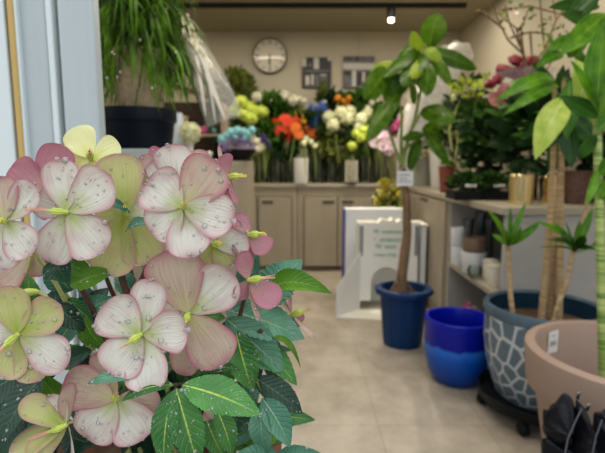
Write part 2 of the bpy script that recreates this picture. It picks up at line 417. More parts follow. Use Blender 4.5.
br.inputs['Color1'].default_value = (1, 1, 1, 1); br.inputs['Color2'].default_value = (.93, .93, .93, 1); br.inputs['Mortar'].default_value = (.80, .78, .76, 1); n.links.new(mp.outputs[0], br.inputs['Vector'])
r = n.nodes.new('ShaderNodeValToRGB'); r.color_ramp.elements[0].position = .35; r.color_ramp.elements[0].color = (.30, .255, .20, 1); r.color_ramp.elements[1].position = .65; r.color_ramp.elements[1].color = (.45, .395, .325, 1)
n.links.new(n1.outputs['Fac'], r.inputs[0])
x = n.nodes.new('ShaderNodeMix'); x.data_type = 'RGBA'; x.blend_type = 'MULTIPLY'; x.inputs[0].default_value = 1; n.links.new(r.outputs[0], x.inputs[6]); n.links.new(br.outputs[0], x.inputs[7])
n.links.new(x.outputs[2], b.inputs['Base Color'])
n.links.new(math_node(n, 'MULTIPLY_ADD', n2.outputs['Fac'], .5, .22), b.inputs['Roughness'])
MATS['floor_tiles'] = m

# blue reactive glaze: royal blue above, streaky paler blue below
def zramp_mat(name, stops, rough, coat, nscale=30, namt=.13, nz_stretch=(1, 1, .4), ztex='Object'):
    m = bpy.data.materials.new(name); m.use_nodes = True; n = m.node_tree; b = n.nodes['Principled BSDF']
    t = n.nodes.new('ShaderNodeTexCoord'); s = n.nodes.new('ShaderNodeSeparateXYZ'); n.links.new(t.outputs['Generated'], s.inputs[0])
    mp = n.nodes.new('ShaderNodeMapping'); mp.inputs['Scale'].default_value = nz_stretch; n.links.new(t.outputs['Object'], mp.inputs[0])
    nz = n.nodes.new('ShaderNodeTexNoise'); nz.inputs['Scale'].default_value = nscale; nz.inputs['Detail'].default_value = 5; n.links.new(mp.outputs[0], nz.inputs['Vector'])
    z = math_node(n, 'ADD', s.outputs[2], math_node(n, 'MULTIPLY', math_node(n, 'SUBTRACT', nz.outputs['Fac'], .5), namt))
    r = n.nodes.new('ShaderNodeValToRGB'); e = r.color_ramp.elements
    e[0].position, e[0].color = stops[0][0], (*stops[0][1], 1); e[1].position, e[1].color = stops[-1][0], (*stops[-1][1], 1)
    for p, c in stops[1:-1]: q = e.new(p); q.color = (*c, 1)
    n.links.new(z, r.inputs[0]); n.links.new(r.outputs[0], b.inputs['Base Color'])
    b.inputs['Roughness'].default_value = rough; b.inputs['Coat Weight'].default_value = coat; b.inputs['Specular IOR Level'].default_value = .2
    MATS[name] = m; return m
zramp_mat('blue_glaze', [(0, (.002, .03, .22)), (.45, (.004, .08, .45)), (.60, (.02, .15, .62)), (.64, (.001, .005, .27)), (1, (.001, .008, .36))], .3, .1)

# stone pattern pot: pale mortar lines between blue grey cobbles
m = bpy.data.materials.new('cobble_glaze'); m.use_nodes = True; n = m.node_tree; b = n.nodes['Principled BSDF']
uv = n.nodes.new('ShaderNodeUVMap'); mp = n.nodes.new('ShaderNodeMapping'); mp.inputs['Scale'].default_value = (24, 7.8, 1); n.links.new(uv.outputs[0], mp.inputs[0])
vo = n.nodes.new('ShaderNodeTexVoronoi'); vo.voronoi_dimensions = '2D'; vo.feature = 'DISTANCE_TO_EDGE'; vo.inputs['Scale'].default_value = 1; vo.inputs['Randomness'].default_value = .75; n.links.new(mp.outputs[0], vo.inputs['Vector'])
vc = n.nodes.new('ShaderNodeTexVoronoi'); vc.voronoi_dimensions = '2D'; vc.inputs['Scale'].default_value = 1; vc.inputs['Randomness'].default_value = .75; n.links.new(mp.outputs[0], vc.inputs['Vector'])
r = n.nodes.new('ShaderNodeValToRGB'); r.color_ramp.elements[0].position = .045; r.color_ramp.elements[0].color = (.60, .64, .66, 1); r.color_ramp.elements[1].position = .12; r.color_ramp.elements[1].color = (.065, .105, .14, 1)
n.links.new(vo.outputs['Distance'], r.inputs[0])
nz = n.nodes.new('ShaderNodeTexNoise'); nz.inputs['Scale'].default_value = 4; nz.inputs['Detail'].default_value = 3
mp2 = n.nodes.new('ShaderNodeMapping'); mp2.inputs['Scale'].default_value = (6, 30, 1); n.links.new(uv.outputs[0], mp2.inputs[0]); n.links.new(mp2.outputs[0], nz.inputs['Vector'])
c = mix_node(n, math_node(n, 'MULTIPLY', nz.outputs['Fac'], .5), r.outputs[0], (.22, .28, .33))
n.links.new(c, b.inputs['Base Color']); b.inputs['Roughness'].default_value = .35; b.inputs['Coat Weight'].default_value = .1; b.inputs['Specular IOR Level'].default_value = .3
bp = n.nodes.new('ShaderNodeBump'); bp.inputs['Strength'].default_value = .6; bp.inputs['Distance'].default_value = .006
n.links.new(math_node(n, 'MINIMUM', vo.outputs['Distance'], .15), bp.inputs['Height']); n.links.new(bp.outputs[0], b.inputs['Normal'])
MATS['cobble_glaze'] = m
mat('slate_glaze', (0.075, 0.12, 0.16), 0.3, coat=.15, spec=.25, noise_amt=.3, noise_scale=15)
mat('inner_glaze', (0.008, 0.03, 0.055), 0.25, coat=.1, spec=.2)

# ------------------------------------------------------------------ the room
FY, BY, LX, RX, CZ = 0.95, 5.30, -2.1, 1.70, 2.488
struct('floor', MB().box(-4, 4, -1.5, BY+.1, -.06, 0), 'floor_tiles')
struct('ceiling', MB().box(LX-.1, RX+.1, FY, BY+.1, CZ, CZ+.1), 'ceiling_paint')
struct('wall_back', MB().box(LX-.1, RX+.1, BY, BY+.1, 0, CZ), 'wall_paint')
struct('wall_left', MB().box(LX-.1, LX, FY, BY, 0, CZ), 'wall_paint')
struct('wall_right', MB().box(RX, RX+.1, FY, BY, 0, CZ), 'wall_paint')
mb = MB().box(-.62, RX+.1, FY-.1, FY-.0, 2.25, CZ+.1)
struct('wall_front', mb, 'wall_paint')

# left door frame: extruded aluminium sections, seen at about 0.8 m
DY = 0.80
def vstrip(px0, px1, Y, th, py=60):
    a = at(px0, py, Y); b_ = at(px1, py, Y); return (a.x, b_.x, Y, Y+th)
def vbox(mb, px0, px1, Y, th, z0=0.0, z1=2.3):
    x0, x1, y0, y1 = vstrip(px0, px1, Y, th); return mb.box(x0, x1, y0, y1, z0, z1)
struct('trim_1', vbox(MB(), 60, 95.5, DY, .028), 'door_paint', True, .004)          # jamb
mb = MB(); vbox(mb, 48, 54.5, DY+.004, .06); struct('trim_2', mb, 'door_pale', True, .003)
mb = MB(); vbox(mb, 54, 61, DY+.02, .05); struct('trim_3', mb, 'door_groove', False)
mb = MB(); vbox(mb, 18, 49, DY+.012, .05); struct('trim_4', mb, 'door_paint', True, .004)
mb = MB(); vbox(mb, 15.5, 20, DY+.002, .05); struct('trim_5', mb, 'door_pale', True, .002)
mb = MB(); vbox(mb, 10.5, 16, DY-.002, .05); struct('trim_6', mb, 'door_gasket', True, .002)
mb = MB(); vbox(mb, 7, 12, DY+.03, .04); struct('trim_7', mb, 'door_groove')
mb = MB(); vbox(mb, -80, 7.5, DY+.0, .05); struct('door_1', mb, 'door_pale', True, .003)
mb = MB(); vbox(mb, -500, -79, DY+.02, .02); struct('window_1', mb, 'door_pale')

# ceiling track with its spot lamp
yt = 4.38
trk = obj('ceiling_track', MB().box(at(100, 9, yt).x, at(466, 2, yt).x, yt-.02, yt+.02, CZ-.035, CZ-.001), 'black_matte', None, False,
          label='thin black lighting track running across the ceiling', cat='lighting track')
p = at(391, 15, yt); px_m = mpp(p)
sl = thing('spot_lamp', 'black cylinder spot lamp hanging from the ceiling track', 'lamp', (p.x, p.y, p.z))
obj('lamp_housing', MB().lathe((p.x, p.y, 0), [(.036, at(391, 19, yt).z), (.038, at(391, 16, yt).z), (.038, at(391, 7, yt).z-.01), (.01, at(391, 7, yt).z-.009)], 20), 'black_plastic', sl)
obj('lamp_lens', MB().lathe((p.x, p.y-.01, at(391, 22, yt).z), [(.0, -.006), (.018, -.004), (.026, .006), (.026, .03)], 16), 'lamp_glow', sl, label='glowing warm white lens')
ld = bpy.data.lights.new('spot_light', 'SPOT'); ld.energy = 40; ld.color = WARM; ld.spot_size = 1.7; ld.spot_blend = .6; ld.shadow_soft_size = .03
lo = bpy.data.objects.new('spot_light', ld); C.objects.link(lo); lo.location = (p.x, p.y-.02, at(391, 26, yt).z-.02); lo.rotation_euler = (-.25, .15, 0)

# wall clock
Yb = BY
c = at(270, 56, Yb-.03); rc = 17.2*mpp(c)
ck = thing('wall_clock', 'round wall clock with pale face hanging on the beige back wall', 'clock', (c.x, c.y, c.z))
def disc_y(mb, cx, cy, cz, prof, n=40):    # lathe about the y axis; prof (r, dy)
    t = MB().lathe((0, 0, 0), prof, n, caps=False); mb.add([(cx+p.x, cy+p.z, cz+p.y) for p in t.v], [f[::-1] for f in t.f], t.uv); return mb
obj('rim', disc_y(MB(), c.x, c.y, c.z, [(rc*.93, -.03), (rc*.97, -.035), (rc, -.02), (rc, .025), (rc*.9, .025)]), 'clock_rim', ck)
obj('clock_face', disc_y(MB(), c.x, c.y, c.z, [(0, -.012), (rc*.94, -.012), (rc*.94, 0)]), 'clock_face', ck)
mb = MB()
for k in range(12):
    a = k*PI/6; d = V((math.sin(a), 0, math.cos(a))); s_ = V((math.cos(a), 0, -math.sin(a))); o_ = V((c.x, c.y-.016, c.z))
    for q in ((-.010, .010) if k % 3 else (-.014, 0, .014)):
        mb.prism([o_+d*rc*.66+s_*(q-.0035), o_+d*rc*.66+s_*(q+.0035), o_+d*rc*.86+s_*(q+.0035), o_+d*rc*.86+s_*(q-.0035)], (0, .003, 0))
obj('hour_marks', mb, 'grey_ink', ck, False)
def hand(name, ang, ln, wd):
    d = V((math.sin(ang), 0, math.cos(ang))); s_ = V((math.cos(ang), 0, -math.sin(ang))); o_ = V((c.x, c.y-.021, c.z))
    obj(name, MB().prism([o_-d*.02-s_*wd, o_-d*.02+s_*wd, o_+d*ln+s_*wd*.5, o_+d*ln-s_*wd*.5], (0, .003, 0)), 'black_matte', ck, False)
hand('hour_hand', PI*1.05, rc*.5, .006); hand('minute_hand', PI*.995, rc*.78, .004)
obj('hanging_wire', MB().tube([(c.x, Yb-.005, c.z+rc), (c.x, Yb-.005, CZ)], .0015, 5), 'grey_ink', ck)

# two framed shop-front pictures
def picture(px0, py0, px1, py1, label, cells, wire):
    a = at(px0, py0, Yb-.03); b_ = at(px1, py1, Yb-.03); W = b_.x-a.x; H = a.z-b_.z
    t = thing('wall_picture', label, 'picture', ((a.x+b_.x)/2, Yb-.015, b_.z))
    obj('canvas', MB().box(a.x, b_.x, Yb-.03, Yb-.002, b_.z, a.z), 'picture_dark' if cells[0] == 'd' else 'picture_mid', t, False, .003)
    for mname, rects in cells[1].items():
        mb = MB()
        for (x0, y0, x1, y1) in rects: mb.box(a.x+W*x0, a.x+W*x1, Yb-.032, Yb-.03, a.z-H*y1, a.z-H*y0)
        obj('printed_picture', mb, mname, t, False)
    if wire: obj('hanging_wire', MB().tube([(a.x+W*.5, Yb-.006, a.z), (a.x+W*.5, Yb-.006, CZ)], .002, 5), 'grey_ink', t)
picture(302, 57, 331, 88, 'dark monochrome shop front picture beside the clock', ('d', {
    'picture_pale': [(0, .02, .14, .30), (.40, .02, .58, .38), (.88, .0, 1, .12), (.12, .60, .26, .90), (.32, .56, .40, .9), (.62, .56, .84, .60)],
    'picture_mid': [(.08, .42, .95, .48), (.44, .58, .58, .92), (.64, .62, .86, .84), (.1, .93, .98, .97), (.2, .2, .34, .3)]}), False)
picture(343, 56, 374, 88, 'paler grey monochrome street picture half behind green leaves', ('m', {
    'picture_pale': [(.0, .22, 1, .42), (.30, .45, .42, .95), (.62, .5, .7, .8)],
    'picture_dark': [(.05, .05, .3, .12), (.38, .03, .5, .14), (.44, .50, .60, .92), (.75, .5, .95, .9), (.04, .47, .25, .60)]}), True)

# ------------------------------------------------------------------ cabinets along the back wall
CT = 0.887                                   # worktop height
FB = atz(335, 271, 0).y                      # their front plane
FX = 0.96; RY1 = 2.215; RY2 = 3.05             # front plane of the right-hand run, its near end, end of its open shelf
top_left = at(225, 190, FB).x
def cab_unit(px_l, px_r, doors, label):
    xl, xr = at(px_l, 230, FB).x, at(px_r, 230, FB).x
    t = thing('base_cabinet', label, 'cabinet', ((xl+xr)/2, FB+.3, 0))
    obj('body', MB().box(xl, xr, FB, BY-.01, .06, CT-.035), 'cabinet', t, False, .003)
    obj('plinth', MB().box(xl+.01, xr-.01, FB+.03, BY-.01, 0, .06), 'plinth', t, False)
    for (d0, d1, hx0, hx1) in doors:
        a = at(d0, 197, FB-.02); b_ = at(d1, 266, FB-.02)
        obj('recess_gap', MB().box(a.x-.008, b_.x+.008, FB-.002, FB, b_.z-.008, a.z+.008), 'cabinet_dark', t, False)
        d = obj('door', MB().box(a.x, b_.x, FB-.02, FB-.003, b_.z, a.z), 'cabinet', t, False, .003)
        h0 = at(hx0, 200.7, FB-.02); h1 = at(hx1, 203.3, FB-.02)
        obj('handle', MB().box(h0.x, h1.x, FB-.026, FB-.019, h1.z, h0.z), 'cabinet_dark', d, False, .002, label='dark slot handle')
cab_unit(222, 297.5, [(232, 257, 246, 254), (258.6, 291.6, 262, 273)], 'left beige two-door base cabinet under the flower counter')
cab_unit(298, 390, [(304.4, 336.8, 322.5, 334), (338.4, 371, 342, 353.5)], 'right beige two-door base cabinet behind the white cartons')
obj('counter_top', MB().box(top_left, RX-.005, FB-.02, BY-.005, CT-.035, CT), 'worktop', None, False, .003, label='long beige worktop on the back cabinets under the cut flowers', cat='worktop')

# right-hand run
t = thing('side_cabinet', 'beige side cabinet with slot-handled drawer beside the open shelf unit', 'cabinet', (FX+.3, 3.7, 0))
y2 = FB-.03
obj('body', MB().box(FX, RX-.01, RY2+.02, y2, .0, CT-.035), 'cabinet', t, False, .003)
obj('door', MB().box(FX-.018, FX-.001, RY2+.05, y2-.05, .10, CT-.05), 'cabinet', t, False, .003)
h = atx(424, 199, FX-.02)
obj('handle', MB().box(FX-.026, FX-.017, h.y-.10, h.y+.10, h.z-.008, h.z+.008), 'cabinet_dark', t, False, label='dark slot handle')
t = thing('shelf_unit', 'grey open shelf unit with a concrete-look end panel facing the door', 'shelf', (FX+.3, 2.6, 0))
zb = atx(446, 260, FX).z
obj('end_panel', MB().box(FX+.004, RX-.01, RY1, RY1+.025, 0, CT-.035), 'concrete_panel', t, False, .002)
obj('partition', MB().box(FX+.004, RX-.01, RY2-.012, RY2+.012, 0, CT-.035), 'concrete_panel', t, False, .002)
obj('back_panel', MB().box(RX-.04, RX-.02, RY1+.03, RY2-.02, 0, CT-.035), 'concrete_panel', t, False)
obj('shelf', MB().box(FX+.002, RX-.04, RY1+.026, RY2-.014, zb-.03, zb), 'worktop', t, False, .002)
obj('base_board', MB().box(FX+.02, RX-.04, RY1+.026, RY2-.014, 0.0, .03), 'worktop', t, False, .002)
obj('counter_top', MB().box(FX-.02, RX-.006, RY1-.02, FB-.025, CT-.034, CT+.001), 'worktop', None, False, .003, label='beige worktop along the right wall carrying the potted plants', cat='worktop')

# left-hand counter with its rounded end
LY = 3.05; xe = at(245, 170, LY).x; zt = at(240, 161, LY).z
prof = [(-1.7, LY), (xe-.12, LY)] + [(xe-.12+.12*math.sin(a), LY+.12-.12*math.cos(a)) for a in [PI/2*k/8 for k in range(1, 9)]] + [(xe, LY+.55), (-1.7, LY+.55)]
t = thing('display_counter', 'tall beige counter with a rounded end behind the pink blossoms', 'counter', (-.9, LY+.2, 0))
obj('body', MB().prism([V((x, y, 0)) for x, y in prof], (0, 0, zt-.02)), 'cabinet', t, True)
obj('top_board', MB().prism([V((x, y, zt-.019)) for x, y in prof], (0, 0, .02)), 'worktop', t, True)
#PART3
# ------------------------------------------------------------------ cartons at the back of the floor
def foam_board():
    Y = 3.75
    a = at(344, 209, Y); b_ = at(404, 300, Y); 
    t = thing('foam_box', 'tall white foam box with a purple edge standing behind the green-printed carton', 'box', ((a.x+b_.x)/2, Y, 0))
    obj('body', MB().box(a.x+.012, b_.x, Y, Y+.16, 0, a.z), 'white_foam', t, False, .008)
    obj('edge_strip', MB().box(a.x, a.x+.012, Y-.004, Y+.16, 0, a.z-.005), 'purple_edge', t, False, .002, label='purple edge')
foam_board()
def carton():
    Y = 3.40
    P = lambda x, y, d=0: at(x, y, Y)+V((0, d, 0))
    l = P(360, 224); r_ = P(419, 224); top = l.z; xl, xr = l.x, r_.x
    t = thing('carton', 'open white carton with green print and a round hole in front of the foam box', 'box', ((xl+xr)/2, Y+.12, 0))
    # front panel: notched sides and an arched opening
    ca = P(386, 283); ra = 15*mpp(ca); z0 = 0.075
    nl0, nl1 = P(358, 226).z, P(358, 256).z; nw = 3.6*mpp(ca)
    out = [(xl, z0), (ca.x-ra, z0)] + [(ca.x-ra*math.cos(k*PI/12), max(z0, ca.z)+ra*1.1*math.sin(k*PI/12)) for k in range(13)] + [(ca.x+ra, z0), (xr, z0), (xr, nl1), (xr-nw, nl1), (xr-nw, nl0), (xr, nl0), (xr, top), (xl, top), (xl, nl0), (xl+nw, nl0), (xl+nw, nl1), (xl, nl1)]
    obj('front_panel', MB().prism([V((x, Y, z)) for x, z in out], (0, .012, 0)), 'carton_white', t, False)
    dk = .26
    for sx in (xl, xr-nw): obj('slot_shade', MB().box(sx+.001, sx+nw-.001, Y+.006, Y+.010, nl1, nl0), 'grey_ink', t, False, label='dark backing painted as shade in the side slot')  # dark backing: the shade inside each notch, put in as colour
    obj('side_panel', MB().box(xl, xl+.01, Y+.013, Y+dk, 0, top), 'carton_white', t, False)
    obj('side_panel', MB().box(xr-.01, xr, Y+.013, Y+dk, 0, top), 'carton_white', t, False)
    obj('back_panel', MB().box(xl+.011, xr-.011, Y+dk-.012, Y+dk, 0, top), 'carton_white', t, False)
    # top liner of cream foam with a ragged edge
    tp = []
    N = 16
    for k in range(N+1): tp.append(V((xl+(xr-xl)*k/N, Y+.0, top+.004+(.035*abs(math.sin(k*1.9)) if 4 < k < 12 else .008))))
    obj('foam_liner', MB().prism([V((xl-.01, Y, top))]+tp+[V((xr+.01, Y, top))], (0, .10, 0)), 'cream_foam', t, False)
    # flap to the left, folded forward, and the tray in front
    f0 = P(358, 252); f1 = P(358, 306)
    gx = atz(336, 318, .0)
    obj('side_flap', MB().prism([V((xl, Y-.002, f0.z)), V((gx.x, gx.y, .22)), V((gx.x, gx.y, .0)), V((xl, Y-.002, .0))], (.010, .004, 0)), 'carton_white', t, False)
    gr = atz(379, 322, .0)
    obj('floor_flap', MB().prism([V((xl, Y-.004, .0)), V((gx.x+.01, gx.y, .0)), V((gr.x+.02, gx.y-.06, .0)), V((xr, Y-.004, .0))], (0, 0, .010)), 'cream_foam', t, False, label='cream flap lying on the floor')
    # green print: short lines of unreadable characters
    rr = random.Random(3)
    for (x0, y0, x1, hh, big) in ((374, 231, 379, 3, 1), (382, 232, 404, 2.4, 0), (374, 239, 376, 2, 0), (380, 240, 403, 3.2, 0), (376, 246, 381, 4, 1), (385, 247, 397, 3, 1), (374, 255, 386, 2, 0), (388, 255, 397, 3.2, 1)):
        mb = MB(); x = x0
        while x < x1:
            wdt = rr.uniform(.7, 1.6)*(1.3 if big else 1)
            a = P(x, y0-hh/2); b_ = P(min(x+wdt, x1), y0+hh/2)
            zc = (a.z+b_.z)/2; k = rr.choice((0, 1, 2))
            if k != 1: mb.box(a.x, b_.x, Y-.002, Y-.0005, a.z-.004, a.z)
            if k != 0: mb.box(a.x, b_.x, Y-.002, Y-.0005, b_.z, b_.z+.004)
            mb.box(a.x, a.x+.005, Y-.002, Y-.0005, b_.z, a.z)
            x += wdt + .5
        obj('green_print', mb, 'green_ink', t, False)
    # taller grey-white block at the right
    Y2 = Y+.03; a = at(421, 224, Y2); b_ = at(432, 250, Y2)
carton()
def block_box():
    Y2 = 3.44; a = at(421.5, 225, Y2); b_ = at(433, 250, Y2)
    t = thing('white_panel_box', 'narrow white foam box with a cream lid right of the printed carton', 'box', ((a.x+b_.x)/2, Y2+.1, 0))
    obj('body', MB().box(a.x, min(b_.x, FX-.04), Y2, Y2+.22, 0, a.z-.012), 'white_foam', t, False, .006)
    obj('lid', MB().box(a.x-.006, min(b_.x, FX-.035), Y2-.01, Y2+.23, a.z-.012, a.z+.008), 'cream_foam', t, False, .004)
block_box()

# ------------------------------------------------------------------ floor pots
def pot_profile(h, r_top, r_bot, th=.018, lip=.0, lip_h=.03, belly=0.0, soil_d=.05, foot=.0):
    p = []
    n = 14
    for k in range(n+1):
        q = k/n; r = r_bot + (r_top-r_bot)*(q**.8) + belly*math.sin(PI*q)
        z = h*q
        if lip and z > h-lip_h: break
        p.append((r, z))
    if lip: p += [(r_top, h-lip_h-.002), (r_top+lip, h-lip_h+.004), (r_top+lip, h-.006), (r_top+lip-.006, h)]
    else: p += [(r_top-.004, h+.004)]
    p += [(r_top-th+.004, h+.003), (r_top-th, h-.006)]
    zi = h-soil_d
    p += [(r_top-th-.004, zi)]
    return p, r_top-th-.003, zi

# navy pot with a tall broad-leaved tree
bp = atz(402, 351, 0); Yn = bp.y+.125
cn = V(((402-302.5)/F_PX*(Yn*cp+EYE*s_p), Yn, 0))
hN = at(402, 287, Yn).z
tree = thing('potted_tree', 'tall slim broad-leaved tree in a faceted navy blue pot in front of the cartons', 'potted tree', cn)
pp, ri, zi = pot_profile(hN, .145, .115, .012, lip=.03, lip_h=.035)
obj('pot', MB().lathe(cn, pp, 12, rot=.2, caps=False), 'navy_plastic', tree, False, .004, label='faceted navy blue pot')
obj('soil', MB().lathe(cn, [(0, zi+.012), (ri*.6, zi+.008), (ri, zi)], 24), 'soil', tree)
Yt_ = Yn
TP = lambda x, y, d=0.0: at(x, y, Yt_+d)
trunk = [TP(402, 292), TP(402, 275), TP(404.5, 255), TP(407, 235), TP(407, 215), TP(406, 195), TP(404, 180), TP(402, 165)]
obj('trunk', MB().tube(trunk, [.034, .030, .030, .026, .025, .022, .022, .020], 12), 'bark', tree)
for (a, b_, r_) in (((398, 290), (388, 294), .016), ((404, 285), (414, 293), .012), ((400, 282), (391, 291), .012)):
    obj('root', MB().tube([TP(*a), TP((a[0]+b_[0])/2, (a[1]+b_[1])/2-3), TP(*b_)], [r_, r_*.8, r_*.4], 8), 'bark', tree)
for pts in (((402, 166), (408, 140), (415, 118), (421, 88), (424, 62), (426, 45)), ((402, 166), (401, 140), (402, 115), (398, 98)), ((402, 168), (394, 145), (386, 122), (384, 100)), ((403, 150), (420, 138)), ((421, 88), (405, 70), (390, 68)), ((410, 132), (424, 108))):
    obj('branch', MB().tube([TP(x, y) for x, y in pts], [.012 - .006*k/(len(pts)-1) for k in range(len(pts))], 8), 'stem_green', tree)
leaf_mat('tree_leaf', (0.12, 0.25, 0.006), (0.28, 0.42, 0.06), (0.03, 0.10, 0.003), rough=.3, veins=6, coat=.3, transl=.3)
leaf_mat('tree_leaf_young', (0.34, 0.45, 0.02), (0.55, 0.62, 0.15), (0.22, 0.34, 0.02), rough=.35, veins=6, transl=.3)
TL = [ # base, tip, width px, depth of tip, material
 ((429, 46), (438, 13), 26, -.05, 'tree_leaf'), ((432, 50), (426, 24), 20, .04, 'tree_leaf'), ((420, 52), (412, 33), 14, -.08, 'tree_leaf_young'),
 ((428, 50), (478, 68), 17, -.05, 'tree_leaf'), ((432, 56), (451, 83), 14, -.10, 'tree_leaf'), ((424, 52), (403, 84), 22, -.14, 'tree_leaf'), ((425, 54), (428, 94), 22, -.15, 'tree_leaf'),
 ((420, 50), (380, 76), 20, -.05, 'tree_leaf'), ((394, 63), (370, 70), 10, 0, 'tree_leaf_young'), ((388, 68), (366, 98), 24, -.12, 'tree_leaf'), ((396, 72), (388, 102), 20, .05, 'tree_leaf'),
 ((400, 90), (366, 140), 22, -.10, 'tree_leaf'), ((408, 72), (392, 98), 18, -.02, 'tree_leaf'), ((422, 108), (455, 120), 26, -.12, 'tree_leaf'), ((424, 134), (404, 138), 10, -.10, 'tree_leaf'),
 ((424, 130), (450, 164), 14, -.08, 'tree_leaf'), ((422, 132), (446, 122), 14, .05, 'tree_leaf'), ((420, 138), (408, 170), 14, -.02, 'tree_leaf'), ((426, 48), (440, 60), 12, -.1, 'tree_leaf_young'),
 ((418, 46), (396, 56), 14, .05, 'tree_leaf'), ((410, 80), (418, 104), 16, .06, 'tree_leaf'), ((384, 104), (372, 118), 12, .05, 'tree_leaf'), ((424, 60), (414, 76), 14, -.16, 'tree_leaf_young')]
for (b0, t0, wpx, dd, mm) in TL:
    B = TP(*b0); T = TP(*t0, dd); wd = wpx*mpp(B)
    n0 = V((rnd.uniform(-.8, .8), -.8, rnd.uniform(.1, .7)))
    mb = MB(); mb.blade(B, T, wd, n0, arch=.01, curl=.02, cup=-.15, wave=.08, prof='ovate', nt=12, nu=6)
    lf = obj('leaf', mb, mm, tree)
# tag on the trunk
tg = thing('price_tag', 'small white paper tag tied to the trunk of the tall tree', 'tag', TP(404.5, 178, -.03))
a = TP(397, 171, -.035); b_ = TP(413, 186, -.035)
obj('paper', MB().box(a.x, b_.x, a.y-.001, a.y+.001, b_.z, a.z), 'white_foam', tg, False)
for (x0, x1, y) in ((399, 410, 174.5), (400, 407, 178), (399, 411, 181)):
    p0 = TP(x0, y, -.037); p1 = TP(x1, y+1, -.037)
    obj('printed_line', MB().box(p0.x, p1.x, a.y-.0025, a.y-.0015, p1.z, p0.z), 'grey_ink', tg, False)
obj('string', MB().tube([TP(400, 171, -.034), TP(404, 166, .0-.025), TP(410, 171, -.034)], .0015, 5), 'white_foam', tg)

# blue glazed pot
fb = atz(456, 391, 0); rb = .155
cb = V((0, fb.y+.13, 0)); cb.x = (457-302.5)/F_PX*(cb.y*cp+EYE*s_p*.9)
hB = at(456, 316.5, cb.y).z
prof = [(0, .0), (.105, 0), (.118, .012), (.146, .06), (.162, .14), (.166, .20), (.163, hB-.02), (.167, hB-.006), (.163, hB), (.152, hB), (.147, hB-.01), (.148, .2), (.12, .04), (0, .02)]
t = obj('glazed_pot', MB().lathe(cb, prof, 48, caps=False), 'blue_glaze', None, True, label='empty royal blue glazed round pot between the navy and the stone-patterned pots', cat='plant pot')

# stone-patterned pot on its wheeled dolly, with several cane plants
cs = V((0, 1.95, 0)); hs = at(541, 304, cs.y).z; cs.x = at(544, 304, cs.y).x; zd = .085
dol = thing('plant_dolly', 'black round wheeled plant dolly under the stone-patterned pot', 'plant dolly', (cs.x, cs.y, 0))
obj('tray', MB().lathe((cs.x, cs.y, 0), [(0, zd-.022), (.205, zd-.030), (.238, zd-.022), (.250, zd+.024), (.240, zd+.024), (.228, zd), (0, zd)], 48, caps=False), 'black_plastic', dol)
for k in range(5):
    a = math.radians(159 + 72*k)
    x, y = cs.x+.222*math.cos(a), cs.y+.222*math.sin(a)
    wv = MB().lathe((0, 0, 0), [(0, -.016), (.024, -.016), (.030, -.010), (.030, .010), (.024, .016), (0, .016)], 20)
    dx = V((math.cos(a+.8), math.sin(a+.8), 0)); dy = V((-math.sin(a+.8), math.cos(a+.8), 0))
    m_ = MB(); m_.add([V((x, y, .0305)) + dx*p.x + V((0, 0, 1))*p.y + dy*p.z for p in wv.v], wv.f, wv.uv)
    wh = obj('caster', m_, 'black_plastic', dol)
    obj('fork', MB().box(x-.016, x+.016, y-.018, y+.018, .045, zd-.02), 'black_plastic', dol, False, .004)
H = hs-zd-.001
cz = V((cs.x, cs.y, zd+.001))
sp = [(0, 0), (.165, 0), (.176, .01), (.200, .08), (.222, .16), (.234, .25), (.236, H-.045)]
cane = thing('potted_dracaena', 'cane plants in the large stone-patterned blue grey pot on wheels', 'potted plant', (cs.x, cs.y, zd))
obj('pot', MB().lathe(cz, sp, 64, caps=False, rot=-.4), 'cobble_glaze', cane, label='round pot patterned with blue grey cobbles and pale joints')
obj('pot_rim', MB().lathe(cz, [(.2355, H-.046), (.242, H-.04), (.243, H-.012), (.236, H), (.222, H), (.216, H-.01)], 64, caps=False), 'slate_glaze', cane)
obj('pot_lining', MB().lathe(cz, [(.2165, H-.010), (.212, H-.09)], 64, caps=False), 'inner_glaze', cane)
obj('soil', MB().lathe(cz, [(0, H-.07), (.15, H-.078), (.213, H-.085)], 40), 'soil', cane)
SP = lambda x, y, d=0.0: at(x, y, cs.y+d)
def cane_stem(pts, r0, r1, m_='bark_pale', par=None, nm='cane'):
    P = [SP(*p) for p in pts]; k = len(P)
    # resample and notch it
    Q = []; R = []
    for i in range(k-1):
        for j in range(10):
            q = (i*10+j)/((k-1)*10); Q.append(P[i].lerp(P[i+1], j/10)); R.append((r0+(r1-r0)*q)*(1.0 if j % 2 else .93))
    Q.append(P[-1]); R.append(r1)
    return obj(nm, MB().tube(Q, R, 10), m_, par or cane)
cane_stem([(541, 326), (546, 270, 0), (550, 220, 0), (553, 165, .02), (555, 90, .04)], .017, .009)
cane_stem([(550, 327, .03), (553, 270, .03), (556, 220, .05), (560, 165, .05), (564, 80, .05)], .015, .008)
cane_stem([(559, 326, -.03), (560, 260, 0), (561, 200, .08), (562, 150, .1), (560, 110, .1)], .015, .009)
cane_stem([(513, 318, -.06), (510, 290, -.06), (508, 246, -.06)], .011, .010)
cane_stem([(553, 322, -.1), (558, 305, -.1), (566, 285, -.1), (573, 252, -.1)], .010, .010)
cane_stem([(575, 245, .1), (585, 215, .1), (589, 190, .1)], .009, .008)
leaf_mat('cane_leaf', (0.14, 0.34, 0.012), (0.32, 0.50, 0.06), (0.035, 0.15, 0.006), rough=.3, stripes=5, veins=1, coat=.4, transl=.3)
leaf_mat('cane_leaf_pale', (0.52, 0.62, 0.12), (0.70, 0.76, 0.34), (0.30, 0.48, 0.05), rough=.35, stripes=7, veins=1, coat=.3, transl=.3)
leaf_mat('cane_leaf_dark', (0.04, 0.14, 0.015), (0.10, 0.24, 0.04), (0.012, 0.055, 0.008), rough=.3, stripes=5, veins=1, coat=.3, transl=.2)
